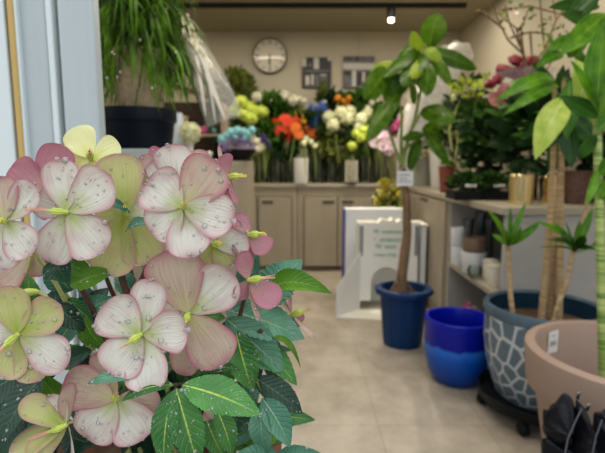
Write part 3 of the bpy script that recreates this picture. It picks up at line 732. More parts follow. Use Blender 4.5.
def strap(b0, t0, wpx, db=0.0, dt=0.0, m_='cane_leaf', arch=0.0, curl=0.0, prof='lance', nrm=None, par=None, side=0.0, cup=.25, Yc=None):
    Y0 = Yc or cs.y
    B = at(b0[0], b0[1], Y0+db); T = at(t0[0], t0[1], Y0+dt)
    mb = MB(); mb.blade(B, T, wpx*mpp((B+T)/2), nrm or V((rnd.uniform(-.5, .5), -.8, .5)), arch=arch, curl=curl, cup=cup, prof=prof, nt=14, nu=4, side=side, wave=.03)
    return obj('leaf', mb, m_, par or cane)
q = V((0, -.3, .95))
for tip, wd, dt, ar in (((487, 209), 8, -.05, .01), ((497, 222), 7, -.12, .01), ((510, 206), 8, .0, .0), ((526, 202), 6, .06, .01), ((541, 221), 8, -.02, .045), ((521, 226), 8, -.12, .01), ((503, 228), 8, -.14, .0), ((517, 232), 7, .03, .01), ((492, 234), 6, .05, .01)):
    strap((508, 246), tip, wd, -.06, dt-.06, arch=ar, cup=.4)
for tip, wd, dt, ar in (((534, 221), 9, -.12, .03), ((553, 222), 8, .05, .01), ((565, 221), 9, -.12, .0), ((580, 219), 9, .05, .0), ((593, 207), 8, .02, .01), ((602, 230), 10, -.1, .02), ((598, 250), 8, -.15, .02), ((548, 240), 9, -.16, .03), ((560, 235), 10, -.2, .02), ((585, 236), 9, -.18, .01), ((535, 248), 2.5, -.12, .03)):
    strap((573, 252), tip, wd, -.1, dt-.1, arch=ar, cup=.4, m_='cane_leaf' if dt > -.15 else 'cane_leaf_dark')
# crown leaves of the tall canes
CL = [((556, 80), (492, 104), 15, 0, -.10, 'cane_leaf', .06), ((556, 86), (502, 116), 14, 0, -.16, 'cane_leaf', .05), ((560, 88), (508, 84), 12, 0, .08, 'cane_leaf', .03),
 ((566, 96), (535, 160), 28, -.1, -.20, 'cane_leaf_pale', .03), ((578, 60), (573, 114), 32, -.46, -.52, 'cane_leaf_pale', .03), ((606, 14), (558, 56), 24, -.05, -.12, 'cane_leaf', .02),
 ((562, 54), (536, 68), 15, .02, -.05, 'cane_leaf', .02), ((580, 40), (545, 52), 16, .05, .0, 'cane_leaf', .02), ((596, 50), (604, 112), 22, -.1, -.2, 'cane_leaf', .0), ((585, 60), (592, 124), 20, .0, -.05, 'cane_leaf', .0),
 ((605, 30), (560, 14), 26, .1, .05, 'cane_leaf_dark', .0), ((600, 6), (548, 8), 22, .15, .1, 'cane_leaf_dark', .0), ((570, 20), (600, -8), 20, .1, .1, 'cane_leaf_dark', .0), ((560, 60), (545, 32), 12, .05, .05, 'cane_leaf', .0),
 ((568, 58), (590, 30), 18, .05, .0, 'cane_leaf', .0), ((556, 84), (530, 62), 10, .1, .1, 'cane_leaf_dark', .0), ((562, 104), (604, 150), 26, .1, .05, 'cane_leaf_dark', .0), ((558, 110), (520, 140), 16, .12, .1, 'cane_leaf_dark', .02), ((562, 92), (552, 148), 22, -.08, -.12, 'cane_leaf_dark', .0), ((566, 120), (572, 168), 18, -.06, -.10, 'cane_leaf_dark', .0), ((570, 80), (566, 140), 20, -.1, -.15, 'cane_leaf', .0), ((565, 130), (548, 170), 16, .1, .05, 'cane_leaf_dark', .0)]
for (b0, t0, wpx, db, dt, m_, ar) in CL: strap(b0, t0, wpx, db, dt, m_, arch=ar, cup=.2, prof='lance')

# taupe pot with its ribbed stem
ct = V((0, 1.34, 0)); ct.x = at(634, 340, ct.y).x
ht = at(598, 324, ct.y+.24).z
t = thing('planter', 'large taupe pot with a stepped rim holding a ribbed green stem plant', 'potted plant', ct)
R = at(627, 340, ct.y).x - at(528.5, 340, ct.y).x
R = min(R, .30)
prof = [(0, 0), (R*.62, 0), (R*.64, .01), (R*.875, ht-.145), (R*.885, ht-.135), (R*.955, ht-.132), (R*.968, ht-.124), (R*1.0, ht-.02), (R*.995, ht-.005), (R*.97, ht), (R*.90, ht), (R*.875, ht-.012), (R*.80, ht-.22)]
obj('pot', MB().lathe(ct, prof, 72, caps=False), 'taupe_pot', t)
obj('soil', MB().lathe(ct, [(0, ht-.19), (R*.5, ht-.197), (R*.81, ht-.205)], 40), 'soil', t)
YP = 1.36
obj('stem', MB().tube([at(603, 410, YP), at(602, 350, YP), at(601, 290, YP), at(600, 230, YP), at(598, 170, YP+.02), at(597, 112, YP+.03), at(598, 90, YP+.03)], [.0115*(1) for _ in range(7)], 14), 'ribbed_stem', t, label='pale green ribbed stem')
for (b0, t0, wpx, dt, m_) in (((598, 112), (570, 60), 26, -.02, 'cane_leaf'), ((598, 118), (560, 96), 20, .05, 'cane_leaf_dark'), ((597, 100), (604, 20), 28, .0, 'cane_leaf'), ((598, 120), (616, 60), 26, -.04, 'cane_leaf'), ((598, 170), (586, 206), 10, -.05, 'cane_leaf'), ((599, 175), (625, 150), 16, -.05, 'cane_leaf'), ((600, 200), (620, 170), 22, -.02, 'cane_leaf'), ((598, 130), (620, 112), 20, .0, 'cane_leaf'), ((597, 135), (578, 160), 13, .06, 'cane_leaf_dark')):
    strap(b0, t0, wpx, .0, dt, m_, Yc=YP, par=t, prof='lance')
# white price sticker inside the far wall of the taupe pot
def sticker():
    u0 = at(558, 340, ct.y+.20)
    ang = math.atan2(u0.y-ct.y, u0.x-ct.x)
    rr = R*.848
    t2 = thing('price_sticker', 'white price sticker with a barcode inside the taupe pot', 'sticker', (ct.x+rr*math.cos(ang), ct.y+rr*math.sin(ang), ht-.07))
    def patch(a0, a1, z0, z1, r_, nm, m_):
        vs = []; 
        for k in range(5):
            a = a0+(a1-a0)*k/4
            vs += [(ct.x+r_*math.cos(a), ct.y+r_*math.sin(a), z0), (ct.x+r_*math.cos(a), ct.y+r_*math.sin(a), z1)]
        obj(nm, MB().add(vs, [(2*k, 2*k+2, 2*k+3, 2*k+1) for k in range(4)]), m_, t2)
    patch(ang-.11, ang+.11, ht-.105, ht-.016, rr-.001, 'paper', 'white_plastic')
    for k in range(8): patch(ang-.075+k*.018, ang-.067+k*.018, ht-.070, ht-.052, rr-.002, 'barcode_line', 'grey_ink')
    patch(ang-.05, ang+.05, ht-.034, ht-.031, rr-.002, 'barcode_line', 'grey_ink')
sticker()

# black quilted cover crumpled at the lower right corner
def black_bag():
    Yb_ = 1.02
    t = thing('black_bag', 'crumpled black coated fabric bag with pale stitching in front of the taupe pot', 'bag', (at(590, 440, Yb_).x, Yb_, .45))
    P = lambda x, y, d=0: at(x, y, Yb_+d)
    folds = [[(556, 453), (548, 440), (545, 428), (553, 414), (571, 396, ), (580, 404), (576, 430), (570, 453)],
             [(572, 460), (577, 432), (581, 402), (589, 410), (594, 424), (596, 453), (590, 470)],
             [(590, 470), (594, 440), (598, 420), (606, 414), (625, 412), (640, 440), (640, 470)],
             [(546, 422), (549, 415), (558, 410), (568, 402), (572, 420), (560, 440), (548, 432)],
             [(545, 470), (545, 440), (560, 445), (580, 450), (600, 455), (640, 460), (640, 500), (545, 500)]]
    for k, o_ in enumerate(folds):
        o_ = [((a[0]*2+b[0])/3+rnd.uniform(-1.5, 1.5), (a[1]*2+b[1])/3+rnd.uniform(-1.5, 1.5)) if h else a for a, b in zip(o_, o_[1:]+o_[:1]) for h in (0, 1)]
        mb = MB(); d = (-.02, -.045, -.01, .03, -.03)[k]
        n_ = len(o_); c0 = V((0, 0, 0))
        F = [P(x, y, d) for x, y in o_]; c0 = sum(F, V((0, 0, 0)))/n_
        rings = []
        for (s_, dy) in ((1, .03), (1.0, .012), (.62, -.012), (.2, -.03)):
            rings.append([c0+(p-c0)*s_+V((0, dy+.016*math.sin(i*2.6+k), 0)) for i, p in enumerate(F)])
        vs = [p for r_ in rings for p in r_] + [c0+V((0, -.026, 0)), c0+V((0, .03, 0))]
        fs = []
        for i in range(3):
            for j in range(n_): fs.append((i*n_+j, i*n_+(j+1) % n_, (i+1)*n_+(j+1) % n_, (i+1)*n_+j))
        for j in range(n_): fs.append((3*n_+j, 3*n_+(j+1) % n_, 4*n_)); fs.append((j, (j+1) % n_, 4*n_+1)[::-1])
        mb.add(vs, fs); obj('fabric_fold', mb, 'vinyl_black', t, subsurf=1)
    bx, bz = P(597, 470).x, P(597, 452).z
    mb = MB().lathe((0, 0, 0), [(0, 0), (.09, 0), (.10, .03), (.095, bz*.5), (.085, bz*.85), (.05, bz+.02), (0, bz+.03)], 24, caps=False, rfun=lambda a, z: 1+.10*math.sin(a*5+z*14))
    obj('bag_body', MB().add([V((bx+p.x, Yb_+.045+p.y*.42, p.z)) for p in mb.v], mb.f, mb.uv), 'vinyl_black', t)
    for pts in (((582, 408), (576, 420), (568, 438), (565, 453)), ((602, 420), (596, 436), (592, 455))):
        obj('stitching', MB().tube([P(x, y, -.075) for x, y in pts], .0016, 6), 'stitch', t, label='pale stitching')
    for (x, y) in ((579, 394), (588.5, 406)):
        p = P(x, y, -.03); obj('grommet', disc_y(MB(), p.x, p.y, p.z, [(.002, 0), (.0035, -.002), (.0055, 0), (.0035, .002), (.002, 0)], 16), 'steel', t)
        obj('loop', MB().tube([p, p+V((-.003, 0, -.012))], .003, 6), 'vinyl_black', t)
black_bag()

# ------------------------------------------------------------------ foliage helper for bushes
def bush(mb, c, rx, ry, rz, n, lw, ll, prof='ovate', up=.3, rn=rnd, nt=3, nu=2, zmin=None):
    for _ in range(n):
        while True:
            d = V((rn.uniform(-1, 1), rn.uniform(-1, 1), rn.uniform(-1, 1)))
            if .2 < d.length < 1: break
        p = V(c)+V((d.x*rx, d.y*ry, d.z*rz))
        if zmin is not None and p.z < zmin: p.z = zmin + rn.random()*.02
        o_ = (d.normalized()+V((rn.uniform(-.6, .6), rn.uniform(-.6, .6), up+rn.uniform(-.5, .5)))).normalized()
        if zmin is not None and o_.z < 0: o_.z *= .2
        p.x = min(p.x, RX-.08); p.y = min(p.y, BY-.08)
        e_ = p+o_*ll*rn.uniform(.7, 1.2); e_.x = min(e_.x, RX-.03); e_.y = min(e_.y, BY-.03)
        mb.blade(p, e_, lw*rn.uniform(.7, 1.2), V((rn.uniform(-1, 1), -1, rn.uniform(0, 1.2))), arch=ll*.1, prof=prof, nt=nt, nu=nu)
    return mb

# ------------------------------------------------------------------ right counter: pots and plants
def simple_pot(px0, px1, pytop, Y, m_, taper=.8, par=None, n=28, name='pot', lip=.0, label=None):
    zt_ = at((px0+px1)/2, pytop, Y).z; c = at((px0+px1)/2, pytop, Y); r_ = (px1-px0)/2*mpp(c); h = zt_-CT-.001
    prof = [(0, 0), (r_*taper, 0), (r_*taper, .004), (r_, h-.002), (r_, h), (r_*.9, h), (r_*.88, h*.85), (0, h*.82)]
    return c.x, r_, h, (lambda par: obj(name, MB().lathe((c.x, Y, CT+.001), prof, n, caps=False), m_, par, label=label))
def potted(name, label, cat, px0, px1, pytop, Y, potm, leaves, taper=.8, group=None, stems=None):
    cx, r_, h, mk = simple_pot(px0, px1, pytop, Y, potm, taper)
    t = thing(name, label, cat, (cx, Y, CT+.001), group)
    mk(t)
    if stems: stems(t, cx, Y, CT+h)
    for (mm, spec) in leaves:
        mb = MB()
        for (x, y, d, rx, rz, cnt, lw, ll, up) in spec:
            c = at(x, y, Y+d); k = mpp(c); bush(mb, c, rx*k, min(rx*k, .16), rz*k, cnt, lw*k, ll*k, up=up, zmin=CT+h*.8)
        obj('foliage', mb, mm, t)
    return t
def stemfn(lines, r_=.006, m_='stem_green'):
    def f(t, cx, Y, z):
        for pts in lines: obj('stem', MB().tube([V((cx, Y, z-.02))]+[at(x, y, Y) for x, y in pts], r_, 6), m_, t)
    return f
potted('potted_plant', 'leafy plant in a plain grey pot at the far corner beside the tree trunk', 'potted plant', 413, 433, 158, 4.2, 'grey_pot', [('leaf_olive', [(418, 150, 0, 14, 12, 50, 5, 11, .3)]), ('yellow_flower', [(427, 150, -.05, 5, 10, 14, 3, 4, .1)])], .9)
potted('potted_plant', 'leafy plant in a tall white pot behind the small reddish pot', 'potted plant', 429, 452, 147, 3.95, 'white_plastic', [('leaf_dark', [(455, 135, .1, 24, 24, 120, 7, 14, .3)]), ('leaf_mid', [(448, 128, 0, 20, 20, 60, 7, 14, .3), (462, 140, 0, 16, 18, 40, 5, 12, .2)])], .7)
potted('potted_plant', 'thin-stemmed shrub in a small reddish brown pot with bright side leaves', 'potted plant', 439, 455, 166, 3.3, 'red_pot', [('leaf_mid', [(470, 118, 0, 12, 14, 70, 5, 8, .4), (458, 168, -.05, 8, 14, 14, 5, 14, -.2)]), ('leaf_lime', [(466, 90, 0, 15, 9, 60, 6, 8, .4)]), ('leaf_dark', [(466, 98, 0.05, 14, 20, 60, 6, 10, .4)])], .75,
       stems=stemfn([((455, 160), (458, 140), (456, 130)), ((460, 160), (462, 135), (474, 124)), ((452, 150), (449, 130), (460, 100))], .008, 'stem_pale'))
potted('potted_plant', 'dark bushy plant with tiny leaves in a black pot behind the seedling tray', 'potted plant', 478, 500, 166, 3.0, 'black_plastic', [('leaf_dark', [(494, 138, 0, 30, 36, 700, 6, 10, .2)]), ('leaf_mid', [(492, 128, -.05, 26, 28, 200, 4, 8, .2)])])
potted('potted_plant', 'orange-flowered shrub in a black pot right of the reddish pot', 'potted plant', 462, 480, 172, 3.5, 'black_plastic', [('leaf_dark', [(476, 140, 0.1, 24, 34, 260, 6, 10, .4)]), ('leaf_olive', [(478, 130, 0, 20, 34, 130, 4, 9, .4)]), ('amber_flower', [(482, 111, -.14, 9, 6, 26, 5, 6, .2)]), ('leaf_lime', [(487, 84, -.05, 6, 8, 26, 4, 6, .3)])])
potted('potted_plant', 'broad dark-leaved plant in a black pot behind the gold pots', 'potted plant', 540, 562, 178, 2.55, 'black_plastic', [('leaf_dark', [(548, 135, .1, 36, 40, 170, 14, 30, .2)]), ('leaf_mid', [(535, 118, .05, 26, 26, 34, 8, 24, .4)])])
# grass tufts and dark depth at right
potted('potted_plant', 'dark glossy leafy plant in a black pot at the far right of the counter', 'potted plant', 588, 606, 176, 2.55, 'black_plastic', [('leaf_dark', [(598, 125, 0, 24, 50, 170, 12, 28, .2)]), ('leaf_mid', [(590, 80, 0, 26, 40, 40, 10, 24, .4)])])
# black trays of seedlings with white labels
for k, (x0, x1, lab) in enumerate(((455, 484, 'black tray of dark green seedlings, nearer the reddish pot'), (485, 511, 'black tray of dark green seedlings, nearer the gold pots'))):
    Y = 2.62
    a = at(x0, 182, Y); b_ = at(x1, 190, Y)
    t = thing('seedling_tray', lab, 'plant tray', ((a.x+b_.x)/2, Y+.08, CT+.001), 'seedling trays on the right counter')
    zt_ = CT+.05
    obj('tray', MB().box(a.x+.003, b_.x-.003, Y, Y+.18, CT+.001, zt_), 'black_plastic', t, False, .004)
    l0 = at((x0+x1)/2-4, 184, Y-.004); l1 = at((x0+x1)/2+7, 187, Y-.004)
    obj('plant_label', MB().box(l0.x, l1.x, Y-.005, Y-.001, l1.z, l0.z), 'white_plastic', t, False, label='small white label')
    mb = MB(); bush(mb, ((a.x+b_.x)/2, Y+.09, zt_+.045), (b_.x-a.x)/2, .09, .045, 200, .02, .035, up=.6, zmin=zt_-.01); obj('foliage', mb, 'leaf_dark', t)
    mb = MB(); bush(mb, ((a.x+b_.x)/2, Y+.09, zt_+.05), (b_.x-a.x)/2, .09, .045, 90, .02, .035, up=.6, zmin=zt_-.01); obj('foliage', mb, 'leaf_mid', t)
a = at(446, 186, 2.58); b_ = at(512, 190, 2.58)
# gold pots
def gold_pot(px, wpx, ytop, Y, label, leaf=None):
    cx, r_, h, mk = simple_pot(px-wpx/2, px+wpx/2, ytop, Y, 'gold', .96, name='pot')
    t = thing('gold_pot', label, 'plant pot', (cx, Y, CT+.001), 'gold pots on the right counter'); mk(t)
    obj('rim', MB().lathe((cx, Y, CT+.001), [(r_*1.0, h-.006), (r_*1.03, h-.003), (r_*1.0, h+.001)], 28, caps=False), 'gold', t)
    mb = MB(); bush(mb, (cx, Y, CT+h+.02), r_*.8, r_*.8, .03, 40, .018, .05, up=.7, zmin=CT+h-.005); obj('foliage', mb, 'leaf_dark', t)
gold_pot(521.5, 25, 174.5, 2.40, 'shiny gold pot next to the seedling trays')
gold_pot(552, 19, 176, 2.46, 'shiny gold pot half hidden behind the bare canes')
# wicker basket far right
cx, r_, h, mk = simple_pot(563, 592, 172, 2.42, 'wicker', .85)
t = thing('wicker_basket', 'dark brown wicker basket on the counter behind the bare canes', 'basket', (cx, 2.42, CT+.001)); mk(t)
obj('rim', MB().lathe((cx, 2.42, CT+.001+h), [(r_*.93, -.004), (r_*1.05, -.004), (r_*1.05, .006), (r_*.93, .006)], 28, close=True), 'wicker', t)

# wrapped pink and crimson bouquet
def bouquet():
    Y = 2.9; P = lambda x, y, d=0: at(x, y, Y+d)
    base = V((P(520, 150).x, Y, CT+.001))
    t = thing('wrapped_bouquet', 'crimson and pink bouquet in clear wrap standing among the counter plants', 'bouquet', base)
    for (x, y, s_) in ((515, 60, 7), (523, 66, 8), (509, 72, 8), (531, 62, 8), (502, 70, 7), (520, 76, 8), (538, 66, 7), (498, 79, 7), (529, 74, 7), (490, 84, 6)):
        c = P(x, y); obj('bloom', MB().ball(c, s_*mpp(c), 9, 6, (1, .8, .75), .25, rnd), 'crimson_flower', t)
    mb = MB(); 
    for (b0, t0, w_) in (((515, 120), (502, 82), 20), ((520, 120), (524, 80), 20), ((510, 120), (490, 92), 16)):
        mb.blade(P(*b0, -.02), P(*t0, -.04), w_*mpp(P(*b0)), V((0, -1, .2)), prof='obov', nt=8, nu=4, wave=.2)
    obj('paper_wrap', mb, 'rose_paper', t, label='dull pink paper wrap')
    c0 = base
    top = P(517, 72); rt = 30*mpp(top); pr = [(.045, 0), (.04, .12), (rt*.55, top.z-CT-.22), (rt, top.z-CT+.0)]
    obj('clear_wrap', MB().lathe(base, pr, 24, caps=False, rfun=lambda a, z: 1+.08*math.sin(a*7)*(z/.6)), 'clear_wrap', t)
    obj('stems', MB().tube([base, P(518, 100)], .02, 8), 'stem_green', t)
bouquet()
# bare twigs with buds in a tall glass
def twigs():
    Y = 2.75; P = lambda x, y, d=0: at(x, y, Y+d)
    base = V((P(530, 160).x, Y, CT+.001))
    t = thing('twig_arrangement', 'tall bare budding twigs reaching up the beige wall at the right', 'branches', base)
    L = [((530, 170), (530, 80), (524, 55), (508, 40), (498, 20), (490, -5)), ((530, 90), (522, 50), (510, 25), (505, 5)), ((524, 60), (521, 30), (530, 5)), ((528, 70), (545, 50), (556, 20), (552, -5)), ((530, 80), (548, 68), (560, 45), (570, 35)),
         ((505, 30), (480, 10), (476, 11)), ((500, 10), (530, 6), (560, 14)), ((510, 38), (530, 32), (550, 34)), ((545, 50), (542, 25), (540, -5)), ((521, 45), (516, 28), (500, 15)), ((530, 32), (532, 55), (536, 62)), ((556, 20), (565, 8), (572, -5))]
    for k, l in enumerate(L):
        obj('twig', MB().tube([P(x, y, .03*math.sin(k+i)) for i, (x, y) in enumerate(l)], [.0075-.004*i/len(l)-(0 if k == 0 else .001) for i in range(len(l))], 6), 'bark', t)
    for (x, y, m_) in ((503, 15, 'leaf_olive'), (502, 17, 'leaf_lime'), (512, 13, 'pink_flower'), (518, 30, 'pink_flower'), (530, 14, 'leaf_mid'), (527, 22, 'leaf_olive'), (540, 30, 'leaf_olive'), (549, 22, 'leaf_olive'), (517, 34, 'leaf_olive'), (543, 48, 'leaf_lime'), (552, 40, 'leaf_mid'), (515, 5, 'leaf_mid'), (560, 30, 'leaf_mid')):
        c = P(x, y); mb = MB(); bush(mb, c, .018, .018, .02, 6, .016, .03); obj('bud', mb, m_, t)
    obj('glass', MB().lathe(base, [(.0, .0), (.05, 0), (.05, .25), (.047, .25), (.047, .01), (0, .01)], 20, caps=False), 'glass', t)
twigs()
mat('net_wrap', (0.92, 0.90, 0.88), 0.5, alpha=0.8, noise_amt=.25, noise_scale=30)
# white spotted lace-like wrap behind the tall tree
def lace():
    Y = 4.0; P = lambda x, y, d=0: at(x, y, Y+d)
    base = V((P(412, 180).x, Y, CT+.001))
    t = thing('wrapped_orchid', 'tall white orchid in shiny clear wrap behind the leaves of the tall tree', 'orchid', base)
    for (x, y, s_) in ((446, 55, 10), (458, 62, 9), (447, 76, 11), (436, 92, 10), (430, 108, 9), (440, 66, 8), (424, 122, 9), (418, 138, 8), (455, 48, 7), (412, 98, 7), (405, 118, 8), (464, 52, 8), (438, 82, 9), (420, 104, 9), (452, 70, 9), (410, 150, 7), (426, 132, 8), (442, 100, 8), (404, 160, 6)):
        c = P(x, y, rnd.uniform(-.05, .05)); k = mpp(c); mb = MB()
        for j in range(5):
            a = j*2*PI/5+rnd.random(); d = V((math.cos(a), -.2, math.sin(a)))
            mb.blade(c, c+d*s_*k, s_*k*.95, V((0, -1, 0)), prof='petal', nt=6, nu=3, cup=-.1)
        fl = obj('blossom', mb, 'white_flower', t)
        obj('blossom_centre', MB().ball(c+V((0, -.012, 0)), 1.6*k, 6, 5), 'amber_flower', fl)
    obj('stem', MB().tube([base, P(412, 150), P(422, 110), P(440, 75), P(456, 50)], .006, 6), 'stem_green', t)
    mb = MB(); pts = []
    for (x0, x1, y) in ((398, 408, 176), (396, 424, 145), (404, 442, 112), (418, 460, 82), (436, 474, 56), (452, 470, 44)):
        a = P(x0, y); b_ = P(x1, y); pts.append((a, b_))
    vs = []; fs = []; M = 20
    for (a, b_) in pts:
        c = (a+b_)/2; r_ = (b_.x-a.x)/2
        for k in range(M):
            an = 2*PI*k/M; q_ = 1+.07*math.sin(5*an)
            vs.append(c+V((r_*q_*math.cos(an), r_*.6*q_*math.sin(an), 0)))
    for i in range(len(pts)-1):
        for k in range(M): fs.append((i*M+k, i*M+(k+1) % M, (i+1)*M+(k+1) % M, (i+1)*M+k))
    obj('white_net', mb.add(vs, fs), 'net_wrap', t)
lace()

# ------------------------------------------------------------------ things on the open shelf
def jar(name, label, cat, px0, px1, py0, py1, Y, m_, zbase, taper=1.0, lid=None, group=None):
    c = at((px0+px1)/2, (py0+py1)/2, Y); r_ = (px1-px0)/2*mpp(c); h = (py1-py0)*mpp(c)
    t = thing(name, label, cat, (c.x, Y, zbase), group)
    obj('body', MB().lathe((c.x, Y, zbase), [(0, 0), (r_*taper*.96, 0), (r_*taper, .004), (r_, h-.004), (r_*.97, h), (r_*.88, h), (r_*.85, h*.8), (0, h*.75)], 28, caps=False), m_, t)
    if lid: obj('lid', MB().lathe((c.x, Y, zbase+h), [(0, -.004), (r_*1.03, -.004), (r_*1.03, .012), (r_*.6, .02), (0, .02)], 24), lid, t)
    return t, c.x, r_, h
Zs = zb+.001
tt, x_, r_, h_ = jar('storage_tub', 'white tub at the back left of the open shelf, lower of its stack', 'container', 451, 467, 243, 262, 2.95, 'container_white', Zs, .95)
jar('storage_tub', 'white tub at the back left of the open shelf, upper of its stack', 'container', 451, 466, 225, 243, 2.95, 'container_white', Zs+h_+.001, .95)
tt, x_, r_, h_ = jar('storage_tub', 'white tapered tub under the brown bowl on the open shelf', 'container', 461, 486, 246, 267, 2.74, 'container_white', Zs, .82)
jar('brown_bowl', 'matt brown bowl stacked on the white tapered tub', 'bowl', 463, 487, 231, 245, 2.74, 'container_brown', Zs+h_+.001, .9)
jar('ceramic_jar', 'cream ceramic jar at the front of the open shelf, nearest the end panel', 'jar', 487, 504, 266, 285, 2.42, 'container_cream', Zs, 1, 'container_cream')
jar('ceramic_jar', 'cream ceramic jar just behind the front one on the open shelf', 'jar', 483, 498, 261, 278, 2.56, 'container_cream', Zs, 1, 'container_cream')
c = at(475, 264, 2.58); t = obj('glass_bowl', MB().lathe((c.x, 2.58, Zs), [(0, 0), (.02, 0), (.035, .02), (.042, .045), (.034, .07), (.032, .07), (.040, .045), (.033, .022), (0, .006)], 28, caps=False), 'glass', None, True, label='small clear glass bowl beside the cream jars', cat='glass bowl')
for (px, py, h2) in ((470, 214, .11), (478, 208, .13), (486, 216, .10), (492, 222, .09)):
    c = at(px, 231, 2.80); 
zg = Zs+.19
for k, (px, Yg, hh) in enumerate(((468, 2.9, .30), (480, 2.98, .33), (489, 2.9, .30))):
    c = at(px, 240, Yg)
    obj('glass_vase', MB().lathe((c.x, Yg, Zs), [(0, 0), (.03, 0), (.032, .02), (.022, hh*.5), (.034, hh), (.031, hh), (.019, hh*.5), (.028, .025), (0, .008)], 24, caps=False), 'glass_blue', None, True,
        label=('smoky clear glass vase behind the brown bowl, leftmost of three', 'smoky clear glass vase behind the brown bowl, middle of three', 'smoky clear glass vase behind the brown bowl, rightmost of three')[k], cat='vase', group='glass vases on the open shelf')
# basket with pink flowers on the base board
c = at(451, 297, 2.84); cx = max(c.x, FX+.07)
t = thing('flower_basket', 'small white woven basket of magenta and white blooms under the shelf', 'basket', (cx, 2.82, .031))
r_ = .052; h_ = .13
obj('basket', MB().lathe((cx, 2.82, .031), [(0, 0), (r_*.75, 0)]+[(r_*(.75+.25*k/12)*(1.03 if k % 2 else .97), h_*k/12) for k in range(1, 13)]+[(r_*.9, h_), (0, h_*.9)], 28, caps=False), 'white_plastic', t)
for k in range(9):
    a = k*2.4; q_ = V((cx+.035*math.cos(a)*(k % 3)*.6, 2.80+.03*math.sin(a), .031+h_+.02+.012*(k % 4)))
    mb = MB(); bush(mb, q_, .018, .018, .015, 10, .02, .022); obj('bloom', mb, 'magenta_flower' if k % 2 else 'white_flower', t)

for k, (px, Yg) in enumerate(((478, 2.62), (492, 2.48))):
    c = at(px, 300, Yg); cx_ = max(c.x, FX+.1)
    obj('plastic_crate', MB().box(cx_-.06, cx_+.16, Yg-.05, Yg+.06, .031, .16).box(cx_-.065, cx_+.165, Yg-.055, Yg+.065, .15, .165), 'black_plastic', None, False, .004, label=('black plastic crate under the shelf beside the white basket', 'black plastic crate under the shelf nearest the end panel')[k], cat='crate')

# yellow-green foliage plant on the floor behind the boxes
Y = 4.25; c = at(394, 196, Y)
c.x -= .05
t = thing('potted_croton', 'yellow green leafy shrub rising behind the white boxes and the trunk', 'potted plant', (c.x, Y, 0))
obj('pot', MB().lathe((c.x, Y, 0), [(0, 0), (.09, 0), (.12, .22), (.11, .22), (.1, .19), (0, .19)], 24, caps=False), 'black_plastic', t)
obj('stem', MB().tube([(c.x, Y, .18), (c.x, Y, c.z-.05)], .01, 6), 'bark', t)
mb = MB(); bush(mb, c+V((0, 0, -.02)), .10, .10, .13, 120, .035, .07, up=.4); obj('foliage', mb, 'leaf_yellow', t)
mb = MB(); bush(mb, c+V((0, 0, -.2)), .12, .10, .2, 120, .035, .07, up=.4); obj('foliage', mb, 'leaf_mid', t)
#PART4
# ------------------------------------------------------------------ cut flowers on the back counter
rf = random.Random(21)
def proto_flower(name, label, cat, headf, m_, stem_m='stem_green', stem_len=.26, group=None):
    t = thing(name, label, cat, (0, 0, 0), group)
    mb = MB(); headf(mb); obj('bloom', mb, m_, t)
    obj('stem', MB().tube([(0, .0, -.01), (.004, .004, -stem_len*.5), (0, .008, -stem_len)], .004, 5), stem_m, t)
    return t
def h_ball(r, lump=.08, petals=90, ps=.35):
    def f(mb):
        mb.ball((0, 0, 0), r*.82, 10, 7, lump=lump, rn=rf)
        for _ in range(petals):
            d = V((rf.gauss(0, 1), rf.gauss(0, 1), rf.gauss(0, 1))).normalized(); p = d*r*.78; q = d.orthogonal().normalized()
            q.rotate(Matrix.Rotation(rf.random()*6.28, 3, d))
            mb.blade(p-q*r*ps*.4, p+d*r*.22+q*r*ps*.6, r*ps*.8, d, nt=2, nu=1, prof='ovate')
    return f
def h_gerbera(r):
    def f(mb):
        for ring, (n_, rr, up) in enumerate(((16, 1, .1), (12, .75, .3), (8, .45, .5))):
            for k in range(n_):
                a = 2*PI*k/n_ + ring*.2; d = V((math.cos(a), -up, math.sin(a)))
                mb.blade(V((0, -.004*ring, 0)), V((0, -.004*ring, 0))+d*r*rr, r*.38*rr, (0, -1, 0), nt=4, nu=2, curl=.1*r)
        mb.ball((0, -.012, 0), r*.18, 8, 6)
    return f
def h_spike(r, h):
    def f(mb):
        for k in range(40):
            q = k/40; a = k*2.4; rr = r*(1-.7*q); p = V((rr*.6*math.cos(a), rr*.6*math.sin(a), -h*.6+h*q)); d = V((math.cos(a), math.sin(a), .2)).normalized()
            mb.blade(p, p+d*rr*.9, r*.8, (0, -.5, 1), nt=3, nu=1, prof='ovate')
            mb.blade(p, p+(d+V((0, 0, .8)))*rr*.5, r*.7, (0, -1, .2), nt=3, nu=1, prof='ovate')
    return f
def h_orchid(r):
    def f(mb):
        for k in range(5):
            a = 2*PI*k/5+.3; d = V((math.cos(a), -.2, math.sin(a))); mb.blade((0, 0, 0), d*r, r*.95, (0, -1, 0), nt=6, nu=3, prof='petal')
        mb.ball((0, -.012, 0), r*.2, 6, 5)
    return f
def scatter(proto, spots):
    """spots: (px, py, depth, size)"""
    for i, (x, y, Y, s_) in enumerate(spots):
        o = proto if i == 0 else dup(proto)
        o.location = at(x, y, Y); o.scale = (s_*1.2,)*3; o.rotation_euler = (rf.uniform(-.3, .3), rf.uniform(-.25, .25), rf.uniform(-.5, .5))
Y1, Y2_ = 4.88, 5.06
def J(lst, Y, s=1.0): return [(x, y, Y+rf.uniform(-.05, .05), s*rf.uniform(.88, 1.12)) for x, y in lst]
G = lambda nm, lab, cat, hf, m_, spots, grp, **k: scatter(proto_flower(nm, lab, cat, hf, m_, group=grp, **k), spots)
G('green_hydrangea', 'lime green hydrangea head in the bunch below the clock', 'flower', h_ball(.065), 'lime_flower', J([(241, 103), (249, 108), (243, 115), (256, 113), (235, 111), (251, 119), (262, 112)], Y1-.1), 'lime green hydrangeas')
